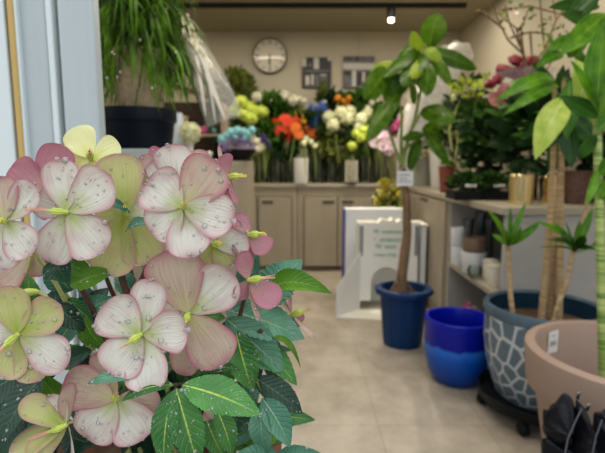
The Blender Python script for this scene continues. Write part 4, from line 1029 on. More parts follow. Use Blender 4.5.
G('white_allium', 'round white pompon bloom standing above the bunches near the clock', 'flower', h_ball(.052), 'white_flower', J([(257, 97), (285, 96), (293, 100), (277, 100)], Y2_), 'white pompon blooms')
G('white_blossom', 'small white bloom in the row behind the middle bunches', 'flower', h_ball(.03, petals=40), 'white_flower', J([(299, 99), (304, 101), (318, 105), (324, 103), (270, 102)], Y2_, 1), 'small white blooms in the back row')
G('red_gerbera', 'bright red gerbera in the bunch at the middle of the flower counter', 'flower', h_gerbera(.062), 'red_flower', J([(276, 124), (285, 121), (292, 128), (281, 131), (296, 123), (290, 136)], Y1-.12), 'red gerberas')
G('orange_gerbera', 'orange gerbera just right of the red bunch', 'flower', h_gerbera(.05), 'orange_flower', J([(299, 134), (306, 131), (313, 134), (296, 128)], Y1-.13), 'orange gerberas')
G('yellow_carnation', 'small yellow bloom between the red and the blue flowers', 'flower', h_ball(.032, petals=40), 'yellow_flower', J([(302, 118), (307, 114), (298, 114), (304, 122)], Y1-.02), 'yellow blooms')
G('blue_delphinium', 'blue delphinium spike in the bunch below the shop front picture', 'flower', h_spike(.042, .14), 'blue_flower', J([(310, 110), (317, 112), (323, 109), (313, 122), (321, 123), (308, 119), (326, 120)], Y1), 'blue delphiniums')
G('white_hydrangea', 'creamy white hydrangea head in the wide bunch below the pictures', 'flower', h_ball(.062), 'cream_flower', J([(329, 117), (337, 121), (346, 118), (354, 122), (361, 119), (368, 113), (341, 113), (350, 112), (333, 125), (359, 126)], Y1-.1), 'creamy white hydrangeas')
G('orange_rose', 'amber orange bloom behind the white hydrangeas', 'flower', h_ball(.035, petals=50), 'amber_flower', J([(338, 98), (343, 101), (349, 98), (347, 105), (341, 108)], Y2_), 'amber blooms')
G('green_chrysanthemum', 'pale green chrysanthemum left of the pink orchids', 'flower', h_ball(.045), 'lime_flower', J([(356, 134), (363, 131), (370, 129), (360, 138), (367, 136), (374, 126)], Y1-.16), 'pale green chrysanthemums')
G('green_pompon', 'single small lime green pompon below the pale green chrysanthemums', 'flower', h_ball(.045), 'lime_flower', [(352, 146, Y1-.2, 1)], None)
G('pink_orchid', 'pink and white orchid bloom behind the trunk of the tall tree', 'flower', h_orchid(.055), 'pink_flower', J([(378, 132), (376, 141), (383, 145), (389, 150), (385, 137), (391, 143)], Y1-.2), 'pink and white orchids')
G('magenta_bloom', 'deep pink bloom seen just left of the tree branches', 'flower', h_ball(.04, petals=50), 'magenta_flower', J([(394, 128), (396, 137), (391, 152), (399, 122)], Y1-.1), 'deep pink blooms')
G('white_carnation', 'small white bloom peeping out left of the tree leaves', 'flower', h_ball(.028, petals=40), 'white_flower', J([(372, 103), (378, 101), (384, 103), (368, 108)], Y2_), 'small white blooms by the tree leaves')
G('white_filler_bloom', 'tiny cream bloom cluster below the orange gerberas', 'flower', h_ball(.03, .2, 40), 'cream_flower', J([(306, 139), (311, 142), (315, 146), (304, 143)], Y1-.2), 'cream bloom clusters')
G('violet_statice', 'violet bloom sprig just right of the turquoise roses', 'flower', h_spike(.022, .05), 'violet_flower', J([(260, 140), (266, 141), (269, 144), (263, 137)], Y1-.17), 'violet sprigs')
G('white_stock', 'white bloom cluster between the turquoise roses and the red gerberas', 'flower', h_ball(.036, .2, 50), 'white_flower', J([(252, 138), (257, 142), (250, 146), (258, 149), (246, 150), (253, 151), (262, 147)], Y1-.17), 'white bloom clusters by the turquoise roses')
# greenery of the bunches, one bunch to a vase
BUN = [ # px centre, py centre, rx px, rz px, material, n, label
 (236, 92, 17, 20, 'leaf_olive', 170, 'feathery olive branches against the wall left of the clock', .9),
 (247, 126, 12, 16, 'leaf_dark', 90, 'dark greenery under the lime green hydrangeas', 0),
 (275, 110, 22, 12, 'leaf_mid', 300, 'soft green foliage rising behind the red gerberas', .5),
 (268, 138, 12, 16, 'leaf_mid', 80, 'green foliage left of the red gerberas under the clock', 0),
 (287, 143, 12, 13, 'leaf_dark', 90, 'dark green foliage directly below the red gerberas', 0),
 (310, 128, 13, 14, 'leaf_dark', 70, 'dark foliage around the blue delphiniums', .3),
 (323, 141, 13, 12, 'leaf_olive', 90, 'olive foliage below the blue delphiniums', -.2),
 (346, 131, 20, 9, 'leaf_dark', 90, 'dark foliage under the white hydrangeas', 0),
 (338, 148, 12, 10, 'leaf_olive', 70, 'olive green foliage above the bubbled silver vase', -.2),
 (365, 143, 13, 12, 'leaf_mid', 90, 'fresh green foliage beneath the pale green chrysanthemums', 0),
 (330, 106, 11, 12, 'leaf_dark', 60, 'dark upright greenery behind the white hydrangeas', .6),
 (360, 104, 15, 10, 'leaf_mid', 90, 'green foliage left of the tree leaves in the back row', .4),
 (389, 120, 12, 18, 'leaf_dark', 80, 'dark greenery behind the branches of the tall tree', .3),
 (322, 98, 3, 14, 'leaf_olive', 16, 'single thin upright sprig below the dark picture', 1.5)]
VX = (0, 247, 262, 276, 290, 311, 324, 338, 352, 366, 331, 378, 389, 318)
for k, (x, y, rx, rz, m_, n_, lab, up) in enumerate(BUN):
    Yc = (Y2_+.08 if k in (0, 2, 10, 11, 13) else Y1-.04)
    c = at(x, y, Yc); mb = MB(); kk = mpp(c)
    bush(mb, c, rx*kk, .09, rz*kk, n_*2, (3 if k in (0, 13) else 5)*kk, (9 if k in (0, 13) else 9)*kk, up=up, rn=rf, prof='lance')
    t = thing('foliage_bunch', lab, 'foliage', (c.x, Yc, CT+.04)); obj('foliage', mb, m_, t)
    mb = MB()
    for j in range(7): mb.tube([V((c.x+rf.uniform(-.03, .03), Yc+rf.uniform(-.02, .02), CT+.05)), c+V((rf.uniform(-rx, rx)*kk*.6, 0, 0))], .004, 5)
    s_ = obj('stems', mb, 'stem_dark', t); s_['kind'] = 'stuff'
# glass vases with water and dark stems
def tall_vase(px, wpx, ytop, Y, m_, label, group=None, water=True):
    c = at(px, ytop, Y); r_ = wpx/2*mpp(c); h = c.z-CT-.001
    t = thing('flower_vase', label, 'vase', (c.x, Y, CT+.001), group)
    obj('body', MB().lathe((c.x, Y, CT+.001), [(0, 0), (r_*.9, 0), (r_*.95, .01), (r_, h), (r_*.93, h), (r_*.88, .02), (0, .02)], 24, caps=False), m_, t)
    return t, c, r_, h
GV = [(249, 13, 152), (262, 12, 150), (276, 13, 151), (289, 10, 152), (318, 13, 152), (331, 13, 150), (343, 8, 152), (366, 14, 150), (379, 11, 152)]
pos_w = ('leftmost of the glass vases, under the white stock clusters', 'glass vase second from the left', 'glass vase under the red gerberas', 'glass vase just left of the white vase', 'glass vase just right of the white vase', 'glass vase midway between the white and the bubbled vases', 'narrow glass vase touching the left of the bubbled silver vase', 'wide glass vase right of the bubbled silver vase', 'glass vase behind the tree trunk')
for (x, wpx, yt_), pw in zip(GV, pos_w):
    t, c, r_, h = tall_vase(x, wpx, yt_, Y1-.02 if x not in (289, 343) else Y1+.02, 'glass', 'dark green stem filled '+pw, 'glass vases on the flower counter')
    mb = MB()
    for j in range(34): 
        a = rf.random()*6.28; q_ = rf.random()*.55*r_; mb.tube([V((c.x+q_*math.cos(a), Y1-.02+q_*math.sin(a), CT+.025)), V((c.x-q_*math.cos(a)*.9, Y1-.02-q_*math.sin(a)*.9, c.z-.02))], .0055, 5)
    s_ = obj('cut_stems', mb, 'stem_dark', t); s_['kind'] = 'stuff'
tall_vase(301, 15, 158, Y1-.17, 'white_plastic', 'opaque white cylinder vase in the middle of the flower counter')
t, c, r_, h = tall_vase(351.5, 11, 160, Y1-.2, 'steel', 'bubbled silver vase on the flower counter right of the white vase')
mb = MB()
for i in range(9):
    for k in range(9):
        a = 2*PI*(k+.5*(i % 2))/9; mb.ball((c.x+r_*math.cos(a), Y1-.2+r_*math.sin(a), CT+.02+h*.1*i+.008), .011, 6, 4)
obj('bubbles', mb, 'white_flower', t)['kind'] = 'stuff'

# ------------------------------------------------------------------ left side: turquoise roses, bowl, shelf, planter
Yl = LY+.12; zt1 = zt+.002
c = at(240, 158, Yl)
t = thing('flower_bowl', 'low dark bowl packed with lilac statice below the turquoise roses', 'flower bowl', (c.x, Yl, zt1))
obj('bowl', MB().lathe((c.x, Yl, zt1), [(0, 0), (.05, 0), (.10, .05), (.105, .075), (.095, .075), (0, .06)], 28, caps=False), 'black_plastic', t)
mb = MB(); cc = at(237, 147, Yl); bush(mb, cc, .115, .10, .075, 500, .012, .022, up=.3, rn=rf, zmin=zt1+.06); obj('statice', mb, 'lilac_flower', t)
G('turquoise_rose', 'turquoise dyed rose on top of the lilac statice bowl', 'flower', h_ball(.027, .1, 60, .5), 'teal_flower', [(x, y, Yl-.02, s_) for x, y, s_ in ((222, 139, 1), (227, 136, 1), (231, 132, 1), (237, 131, 1.05), (243, 132, 1), (248, 134, 1), (252, 130, .9), (235, 137, .9), (246, 138, .9), (226, 141, .9))], 'turquoise roses', stem_len=.06)
# wooden display shelf further back on the left
Ys = 3.35; zs = zt1
a = at(120, 60, Ys); b_ = at(222, 60, Ys)
t = thing('display_shelf', 'dark brown wooden display shelf with two levels behind the hanging plant', 'shelf', ((a.x+b_.x)/2, Ys+.1, zs))
ztop = at(170, 66, Ys).z; zmid = at(200, 134, Ys).z
obj('side_board', MB().box(a.x, a.x+.02, Ys, Ys+.2, zs, ztop), 'wood_dark', t, False)
obj('side_board', MB().box(b_.x-.02, b_.x, Ys, Ys+.2, zs, ztop-.22), 'wood_light', t, False)
obj('back_board', MB().box(a.x+.02, b_.x-.02, Ys+.18, Ys+.2, zs, ztop-.22), 'wood_dark', t, False)
obj('shelf_board', MB().box(a.x+.02, b_.x-.02, Ys, Ys+.18, zmid-.015, zmid), 'wood_light', t, False)
obj('top_board', MB().prism([V((a.x, Ys, ztop)), V((b_.x+.0, Ys, ztop-.22)), V((b_.x, Ys, ztop-.24)), V((a.x, Ys, ztop-.02))], (0, .2, 0)), 'wood_dark', t, False)
c = at(205, 126, Ys+.06); obj('pink_ornament', MB().lathe((c.x, Ys+.08, zmid+.001), [(0, 0), (.03, 0), (.045, .02), (.04, .045), (.02, .06), (.0, .065)], 20, caps=False), 'magenta_flower', None, True, label='small dusky pink round pot on the dark wooden shelf', cat='ornament')
c = at(214, 131, Ys+.05); mb = MB(); h_ball(.026, .1, 40, .6)(mb); obj('turquoise_bloom', MB().add([p+V((c.x, Ys+.05, zmid+.026)) for p in mb.v], mb.f, mb.uv), 'teal_flower', None, True, label='single turquoise bloom lying on the dark wooden shelf', cat='flower')
for k, (x, hh, m_, lab) in enumerate(((150, .16, 'wicker', 'brown woven basket at the left on the dark wooden shelf'), (180, .13, 'burlap', 'pale brown pot on the dark wooden shelf, left of the pink one'))):
    c = at(x, 120, Ys+.08); obj('small_pot', MB().lathe((c.x, Ys+.09, zmid+.001), [(0, 0), (.05, 0), (.062, hh), (.055, hh), (0, hh*.85)], 20, caps=False), m_, None, True, label=lab, cat='pot')
# dried white bouquet in clear sleeve leaning over the shelf
Yw = LY+.33; P = lambda x, y, d=0: at(x, y, Yw+d)
t = thing('wrapped_dried_flowers', 'tiny white dried flowers in a long shiny clear sleeve left of the clock', 'bouquet', P(215, 158))
vs = []; fs = []; M = 20
for (x, y, rr) in ((184, 22, 3), (192, 40, 8), (202, 62, 13), (211, 85, 17), (219, 105, 19), (224, 122, 20)):
    c = P(x, y); k_ = mpp(c)
    for k in range(M): an = 2*PI*k/M; q_ = (1+.12*math.sin(6*an+y))*rr*k_; vs.append(c+V((q_*math.cos(an)*.9, q_*math.sin(an)*.6, q_*math.cos(an)*.38)))
for i in range(5):
    for k in range(M): fs.append((i*M+k, i*M+(k+1) % M, (i+1)*M+(k+1) % M, (i+1)*M+k))
obj('clear_sleeve', MB().add(vs, fs), 'clear_wrap', t)
mb = MB()
for (x0, y0, x1, y1, w_) in ((200, 55, 226, 122, 6), (196, 50, 206, 118, 4), (206, 60, 216, 125, 3)):
    mb.blade(P(x0, y0, -.08), P(x1, y1, -.11), w_*mpp(P(x0, y0)), (0, -1, 0), prof='strap', nt=8, nu=2, wave=.2)
obj('white_ribbon', mb, 'white_net', t)['kind'] = 'stuff'
mb = MB()
for _ in range(150):
    q_ = rf.random()**1.3; c = P(182+q_*26+rf.uniform(-5, 5), 18+q_*50+rf.uniform(-4, 4), rf.uniform(-.05, .05)); mb.ball(c, rf.uniform(.008, .016), 6, 4)
obj('tiny_blooms', mb, 'white_flower', t)['kind'] = 'stuff'
mb = MB()
for _ in range(16): mb.tube([P(222+rf.uniform(-4, 4), 158), P(186+rf.uniform(-8, 14), 40+rf.uniform(-15, 15))], .003, 5)
obj('stems', mb, 'stem_dark', t)['kind'] = 'stuff'
obj('holder', MB().lathe(V((P(222, 160).x, Yw, zt1)), [(0, 0), (.05, 0), (.05, .14), (.045, .14), (.045, .01), (0, .01)], 20, caps=False), 'black_plastic', t)

# black planter on a pale stand, with a trailing strap-leaved plant in a clay-coloured pot
Yp = 1.45
a = at(98, 142, Yp); b_ = at(174, 142, Yp); zb0 = at(140, 149, Yp).z; zb1 = at(140, 106, Yp).z
obj('plant_stand', MB().box(a.x-.10, b_.x+.01, Yp-.03, Yp+.32, zb0-.03, zb0).box(a.x-.08, a.x-.05, Yp, Yp+.03, 0, zb0-.03).box(b_.x-.04, b_.x-.01, Yp, Yp+.03, 0, zb0-.03).box(a.x-.08, a.x-.05, Yp+.27, Yp+.30, 0, zb0-.03).box(b_.x-.04, b_.x-.01, Yp+.27, Yp+.30, 0, zb0-.03), 'table_grey', None, False, .004, label='pale grey narrow stand carrying the black planter inside the door', cat='stand')
t = thing('black_planter', 'round black banded planter on the pale stand just inside the door', 'planter', ((a.x+b_.x)/2, Yp+.1, zb0+.001))
mb = MB(); hh = (zb1-zb0)
Cb = (at(137, 120, Yp+.12).x, Yp+.12, zb0+.001); RB = 38.5*mpp(at(137, 110, Yp+.12))
obj('body', mb.lathe(Cb, [(0, 0), (RB*.84, 0), (RB*.86, .006), (RB*.93, hh*.62), (RB*.95, hh*.66), (RB*.955, hh*.68)], 48, caps=False), 'planter_black', t)
obj('rim', MB().lathe(Cb, [(RB*.955, hh*.68), (RB, hh*.70), (RB*1.01, hh-.006), (RB, hh), (RB*.93, hh), (RB*.92, hh-.02), (0, hh-.03)], 48, caps=False), 'planter_black', t)
t = thing('trailing_plant', 'dense trailing plant with long narrow green leaves in a tan pot on the black planter', 'potted plant', (at(140, 100, Yp).x, Yp+.12, zb1+.001))
c = at(141, 100, Yp+.12); rr = 28*mpp(c)
obj('pot', MB().lathe((c.x, Yp+.12, zb1+.001), [(0, 0), (rr*.72, 0), (rr*.9, .08), (rr, .17), (rr*1.03, .18), (rr*.92, .18), (0, .16)], 32, caps=False, rfun=lambda a_, z: 1+.03*math.sin(a_*9)), 'burlap', t)
zr = zb1+.18
for k in range(99):
    a_ = rf.uniform(0, 2*PI); rad = rf.uniform(.2, 1)*rr; B = V((c.x+rad*math.cos(a_), Yp+.12+rad*math.sin(a_), zr+rf.uniform(.0, .22)))
    front = (math.sin(a_) < 0)
    out = rf.uniform(.03, .15)+rr-rad; drop = rf.uniform(.05, .20) if rf.random() < .9 else rf.uniform(.2, .27)
    T = V((B.x+out*math.cos(a_), B.y+out*math.sin(a_)*.7, max(zb1+.012, B.z-drop-.06*rf.random())))
    mb = MB(); mb.blade(B, T, rf.uniform(.007, .014), V((math.cos(a_), math.sin(a_), .8)), arch=rf.uniform(.03, .09), prof='strap', nt=10, nu=2, side=rf.uniform(-.02, .02), twist=rf.uniform(-.8, .8))
    obj('leaf', mb, 'leaf_trailing', t)
mb = MB()
for k in range(1500):
    a_ = rf.uniform(0, 2*PI); rad = rf.uniform(.1, 1.55)*rr; B = V((c.x+rad*math.cos(a_), Yp+.12+rad*math.sin(a_)*.9, zr+rf.uniform(-.06, .36)))
    T = B+V((rf.uniform(-.06, .06), rf.uniform(-.05, .05), rf.uniform(-.17, -.05)))
    mb.blade(B, T, rf.uniform(.005, .010), V((rf.uniform(-.5, .5), -1, .5)), arch=rf.uniform(0, .03), prof='strap', nt=5, nu=1)
obj('foliage', mb, 'leaf_trailing', t)
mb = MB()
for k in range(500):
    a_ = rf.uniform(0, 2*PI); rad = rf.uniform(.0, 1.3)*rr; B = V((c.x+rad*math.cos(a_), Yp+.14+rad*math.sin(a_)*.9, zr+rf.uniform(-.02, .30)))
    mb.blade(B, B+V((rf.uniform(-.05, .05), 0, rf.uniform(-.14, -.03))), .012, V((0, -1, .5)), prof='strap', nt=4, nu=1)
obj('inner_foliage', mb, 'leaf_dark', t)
mb = MB()
for (x, y) in ((98, 75), (100, 77), (112, 52), (114, 54), (120, 72), (117, 77), (107, 78), (176, 52), (140, 40), (152, 88)): mb.ball(at(x, y, Yp-.02), .0035, 6, 4)
obj('tiny_blooms', mb, 'pink_flower', t)['kind'] = 'stuff'
# pale cone vase and white pompon on the counter
Yv = LY+.15; c = at(180, 150, Yv); top = at(182, 113, Yv)
obj('pale_vase', MB().lathe((c.x, Yv, zt1), [(0, 0), (.075, 0), (.07, .02), (.022, top.z-zt1), (.018, top.z-zt1), (0, .02)], 28, caps=False), 'pale_blue', None, True, label='tall pale blue cone vase beside the black planter', cat='vase')
c = at(190, 133, Yv-.10); t = thing('white_pompon', 'round creamy pompon flower in a white egg-cup stand beside the black planter', 'flower', (c.x, Yv-.10, zt1))
mb = MB(); h_ball(.078, .05, 260, .22)(mb); obj('bloom', MB().add([p+c for p in mb.v], mb.f, mb.uv), 'cream_flower', t)
obj('holder', MB().lathe((c.x, Yv-.10, zt1), [(0, 0), (.045, 0), (.04, .01), (.015, .03), (.02, c.z-zt1-.06), (.015, c.z-zt1-.06)], 20, caps=False), 'white_plastic', t)
c = at(207, 154, Yv-.2)
obj('paper_roll', MB().tube([at(192, 158, LY+.1)+V((0, 0, .012)), at(212, 155.5, LY+.1)+V((0, 0, .012))], .018, 12), 'white_plastic', None, True, label='short white paper roll lying on the rounded counter', cat='paper roll')
#PART5
# ------------------------------------------------------------------ the hellebore in the foreground
rh = random.Random(5)
petal_mat('petal_pale', (.40, .47, .13), (.68, .67, .60), (.47, .17, .22), (.44, .38, .30))
petal_mat('petal_rose', (.52, .48, .24), (.53, .43, .33), (.43, .15, .19), (.42, .24, .22), edge_w=1.2)
petal_mat('petal_mauve', (.42, .28, .20), (.42, .19, .22), (.40, .12, .18), (.36, .13, .18), edge_w=1.0)
petal_mat('petal_green', (.30, .38, .04), (.48, .50, .20), (.50, .26, .24), (.32, .40, .08), edge_w=1.1)
petal_mat('petal_lemon', (.70, .74, .18), (.88, .88, .46), (.84, .84, .48), (.78, .80, .36), edge_w=.6)
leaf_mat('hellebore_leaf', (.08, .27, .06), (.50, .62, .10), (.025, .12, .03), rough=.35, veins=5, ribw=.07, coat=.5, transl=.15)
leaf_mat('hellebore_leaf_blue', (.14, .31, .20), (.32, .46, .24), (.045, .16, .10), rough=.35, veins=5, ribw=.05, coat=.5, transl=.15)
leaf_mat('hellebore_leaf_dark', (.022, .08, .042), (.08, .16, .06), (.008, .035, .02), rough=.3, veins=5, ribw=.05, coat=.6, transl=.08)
leaf_mat('hellebore_leaf_bright', (.13, .30, .02), (.30, .42, .08), (.05, .16, .012), rough=.35, veins=6, ribw=.05, coat=.4, transl=.35)  # brighter, yellower green of some leaves

YH = 0.385
leaf_mat('leaf_lime_back', (.42, .46, .10), (.5, .5, .2), (.26, .30, .06), rough=.4)
pot_c = V((at(170, 440, .47).x, .475, 0))
hz = .795
plant = thing('hellebore', 'dusky pink and green hellebore in full bloom with raindrops, filling the left foreground', 'flowering plant', (pot_c.x, pot_c.y, hz-.17))
obj('wooden_stool', MB().box(pot_c.x-.15, pot_c.x+.15, pot_c.y-.13, pot_c.y+.13, hz-.20, hz-.172).box(pot_c.x-.13, pot_c.x-.10, pot_c.y-.11, pot_c.y-.08, 0, hz-.20).box(pot_c.x+.10, pot_c.x+.13, pot_c.y-.11, pot_c.y-.08, 0, hz-.20).box(pot_c.x-.13, pot_c.x-.10, pot_c.y+.08, pot_c.y+.11, 0, hz-.20).box(pot_c.x+.10, pot_c.x+.13, pot_c.y+.08, pot_c.y+.11, 0, hz-.20), 'wood_dark', None, False, .004, label='dark wooden stool carrying the pot of the pink hellebore', cat='stool')
obj('pot', MB().lathe((pot_c.x, pot_c.y, hz-.17), [(0, 0), (.075, 0), (.105, .14), (.118, .142), (.12, .17), (.108, .17), (.10, .14)], 40, caps=False), 'terracotta', plant)
obj('soil', MB().lathe((pot_c.x, pot_c.y, hz-.17), [(0, .15), (.06, .148), (.102, .142)], 28), 'soil', plant)
VW = V((0, -1, .12))

def beads(grid, n, rmin=.0005, rmax=.0014, mb=None, big=0.16):
    for _ in range(n):
        i = rh.randint(2, len(grid)-2); k = rh.randint(0, len(grid[0])-2); fu, fv = rh.random(), rh.random()
        g = grid; a = g[i][k].lerp(g[i][k+1], fu); b_ = g[min(i+1, len(g)-1)][k].lerp(g[min(i+1, len(g)-1)][k+1], fu); p = a.lerp(b_, fv)
        nn = (g[i][k+1]-g[i][k]).cross(g[min(i+1, len(g)-1)][k]-g[i][k])
        if nn.length < 1e-12: continue
        nn.normalize()
        if nn.dot(V((0, -1, .2))) < 0: nn = -nn
        r_ = rh.uniform(rmin, rmax)*(1.9 if rh.random() < big else 1)
        # dome flattened along the surface normal
        vs = []; fs = []; t1 = nn.orthogonal().normalized(); t2 = nn.cross(t1); S, R_ = 10, 5
        for ii in range(R_+1):
            th = PI*.5*ii/R_
            for kk in range(S):
                ph = 2*PI*kk/S; vs.append(p + (t1*math.cos(ph)+t2*math.sin(ph))*r_*math.sin(th) + nn*(r_*.75*math.cos(th)))
        for ii in range(R_):
            for kk in range(S): fs.append((ii*S+kk, (ii+1)*S+kk, (ii+1)*S+(kk+1) % S, ii*S+(kk+1) % S))
        fs.append(tuple(R_*S+kk for kk in range(S)))
        mb.add(vs, fs)

def blossom(c, Y, petals, m_, drops=10, pistil=None, stamens=6, stem=True, ps=1.0, facing=VW, label=None, stem_to=None):
    """c: centre pixel; petals: (tip px, tip py, width px, depth of tip[, material[, side-on amount]])"""
    Cc = at(c[0], c[1], Y); k = mpp(Cc)
    # the part itself: receptacle with nectaries and carpels
    mb = MB()
    pd = pistil or (c[0]-1, c[1]+1, -.010)
    T = at(pd[0], pd[1], Y+pd[2]); ax = (T-Cc)
    if ax.length < .006: ax = ax.normalized()*.006
    an = ax.normalized()
    o1 = an.orthogonal().normalized(); o2 = an.cross(o1)
    mb.ball(Cc+V((0, .001, 0)), 2.6*k*ps, 10, 7)
    nL = min(ax.length, .010)
    for j in range(7):   # ring of tubular nectaries hugging the carpels
        a = 2*PI*j/7; d = o1*math.cos(a)+o2*math.sin(a)
        mb.tube([Cc+d*1.2*k*ps, Cc+d*2.5*k*ps+an*nL*.45, Cc+d*2.4*k*ps+an*nL*.9, Cc+d*1.6*k*ps+an*nL*1.05], [.6*k*ps, 1.3*k*ps, 1.2*k*ps, .5*k*ps], 8)
    for j in range(4):
        a = 2*PI*j/4+.3; d = o1*math.cos(a)+o2*math.sin(a)
        mb.tube([Cc, Cc+d*1.0*k*ps+an*nL, Cc+d*.8*k*ps+an*nL*1.5], [1.2*k*ps, 1.1*k*ps, .5*k*ps], 8)
    fl = obj('flower', mb, 'pistil_green', plant, label=label)
    L = ax.length*1.2+.004; mb = MB()
    for j in range(stamens):
        a = 2*PI*j/stamens+rh.random(); d = o1*math.cos(a)+o2*math.sin(a)
        e = Cc+an*L*rh.uniform(.85, 1.15)+d*rh.uniform(.3, 2.2)*k
        mb.tube([Cc+an*nL*.5, (Cc+e)/2+d*.5*k+an*nL*.3, e], [.45*k, .5*k, .25*k], 6); mb.ball(e, .55*k, 6, 4, (1, 1, 1.3))
    obj('stamens', mb, 'anther_pink' if ax.length > .011 else 'anther_yellow', fl)
    dm = MB()
    for i, pt in enumerate(petals):
        tx, ty, wpx, dt = pt[:4]; pm = pt[4] if len(pt) > 4 and pt[4] else m_
        nrm = pt[5] if len(pt) > 5 else VW
        Tp = at(tx, ty, Y+dt); B = Cc+(Tp-Cc)*.015+V((0, .0011*i, 0))
        mb = MB()
        g = mb.blade(B, Tp, wpx*k, nrm, arch=rh.uniform(-.0025, -.0008)*1.0, curl=rh.uniform(.0, .004), cup=rh.uniform(.05, .30), wave=rh.uniform(.03, .09), prof='petal', nt=18, nu=12)
        p_ = obj('petal', mb, pm, fl)
        if drops: beads(g, max(2, int(drops*rh.uniform(.7, 1.4))), mb=dm)
    if drops and dm.v:
        d_ = obj('raindrops', dm, 'water', fl); d_['kind'] = 'stuff'
    if stem:
        S0 = Cc+V((0, .004, -.0)); E = V((pot_c.x+(Cc.x-pot_c.x)*.35, pot_c.y+rh.uniform(-.03, .03), hz-.025))
        mid = stem_to or (S0.lerp(E, .35)+V((0, .03, .012)))
        P_ = [S0]
        for q in (.12, .3, .5, .7, .85, 1): P_.append(S0*(1-q)**2+mid*2*q*(1-q)+E*q*q+V((0, .008*math.sin(q*PI), 0)))
        obj('stem', MB().tube(P_, [.0012, .0018, .002, .0023, .0026, .0028, .003], 8), 'stem_pale' if rh.random() < .4 else 'stem_red', plant)
    return fl
SD = lambda x, y=-.35, z=.2: V((x, y, z))
# front, fully open blooms
blossom((182, 207), .365, [(233, 220, 37, -.006), (147, 180, 42, .002), (150, 233, 38, .001), (216, 160, 43, -.001, 'petal_rose'), (191, 257, 38, -.008)], 'petal_pale', 16, (184, 204, -.010))
blossom((140, 335), .355, [(102, 306, 42, -.002), (152, 279, 31, .004), (188, 330, 36, -.004), (108, 374, 40, -.008), (149, 392, 38, -.010)], 'petal_pale', 18, (130, 342, -.010), stamens=7)
blossom((188, 314), .385, [(168, 250, 48, .0, 'petal_rose'), (232, 274, 41, -.004), (223, 366, 43, -.006, 'petal_rose'), (183, 378, 28, .010, 'petal_rose'), (160, 305, 26, .012)], 'petal_pale', 14, (186, 320, -.009))
blossom((66, 212), .375, [(56, 159, 34, .002), (109, 176, 40, -.002), (101, 253, 40, -.004), (47, 263, 36, .002), (36, 197, 30, .006)], 'petal_pale', 16, (40, 210, -.006), stamens=7)
blossom((4, 221), .368, [(-2, 176, 30, .0, 'petal_rose'), (33, 184, 28, -.002), (31, 255, 34, -.004), (-2, 270, 32, -.002), (-30, 215, 30, .0)], 'petal_pale', 14, (1, 221, -.010))
blossom((124, 215), .405, [(117, 153, 41, .002), (104, 275, 42, -.004, 'petal_green'), (150, 263, 38, -.002, 'petal_green'), (158, 200, 36, .004, 'petal_pale'), (96, 225, 30, .01)], 'petal_green', 10, (124, 210, -.008))
blossom((17, 335), .368, [(6, 286, 36, .001), (60, 305, 32, .0), (66, 366, 36, -.004, 'petal_pale'), (35, 383, 30, -.002), (0, 378, 34, -.002), (-22, 330, 34, .0, 'petal_pale')], 'petal_green', 9, (2, 348, -.012), stamens=8)
blossom((115, 400), .385, [(63, 381, 40, .0, 'petal_rose'), (85, 440, 38, -.006), (143, 440, 40, -.007), (160, 404, 26, .004, 'petal_rose'), (93, 353, 20, .012, 'petal_rose')], 'petal_pale', 14, (116, 396, -.008))
# yellow bloom behind
blossom((90, 158), .42, [(74, 127, 28, .0), (121, 147, 25, -.003), (60, 160, 26, .004), (100, 185, 26, .0), (72, 185, 26, .004)], 'petal_lemon', 0, (90, 154, -.010), stamens=24)
# lower left side-on bloom with long stamens
blossom((65, 426), .370, [(22, 399, 24, -.004, 'petal_green', SD(.2, -.5, .9)), (48, 396, 26, .006, 'petal_pale', SD(-.2)), (6, 451, 26, -.008, None, SD(-.3, -.6, .6)), (28, 460, 22, -.014, 'petal_green', SD(.6, -.8, .2)), (72, 462, 24, -.012, 'petal_pale', SD(-.9)), (68, 384, 20, .002, 'petal_rose', SD(.9))], 'petal_green', 4, (42, 434, -.006), stamens=12)
# blooms behind the two at upper left, dark mauve backs
blossom((46, 192), .415, [(9, 166, 32, .0, None), (60, 144, 34, .004), (34, 215, 26, .01), (78, 180, 20, .01)], 'petal_mauve', 3, (46, 190, .006))
blossom((30, 250), .42, [(-6, 282, 34, .0), (36, 278, 22, .002), (10, 244, 24, .01)], 'petal_rose', 2, (30, 250, .006))
# blooms behind the main one
blossom((178, 190), .41, [(172, 144, 34, .0, 'petal_pale'), (150, 146, 14, .004, 'petal_mauve'), (140, 156, 16, .0, 'petal_rose'), (148, 164, 18, -.002, 'petal_pale'), (205, 150, 20, .01)], 'petal_rose', 4, (178, 190, .006))
# side-on blooms at the right edge
blossom((228, 177), .395, [(219, 145, 8, .004, 'petal_rose', SD(.9)), (224, 154, 19, -.006, None, SD(.3)), (238, 204, 9, -.004, None, SD(.7)), (222, 200, 16, .01, None)], 'petal_mauve', 3, (238, 176, -.002), stamens=7)
blossom((249, 235), .395, [(236, 212, 17, .004, None, SD(.2)), (270, 250, 20, -.004, None, SD(.1, -.8, .5)), (211, 250, 26, .004, 'petal_pale', SD(-.2, -1, .3)), (240, 262, 18, .006)], 'petal_mauve', 4, (258, 234, -.003), stamens=7)
blossom((214, 245), .390, [(250, 240, 26, .004), (232, 265, 24, .002, 'petal_green'), (198, 262, 26, .004, 'petal_green'), (208, 226, 22, .006), (240, 222, 16, .006, 'petal_rose')], 'petal_pale', 6, (217, 244, -.006), stamens=12)
blossom((249, 280), .388, [(244, 252, 19, -.004, None, SD(.3)), (238, 300, 17, -.004, None, SD(.5)), (261, 321, 9, -.006, 'petal_rose', SD(.8)), (279, 303, 25, -.004, None, SD(.1, -.7, .6)), (233, 244, 6, .004, None, SD(.9))], 'petal_mauve', 5, (264, 278, -.003), stamens=7)
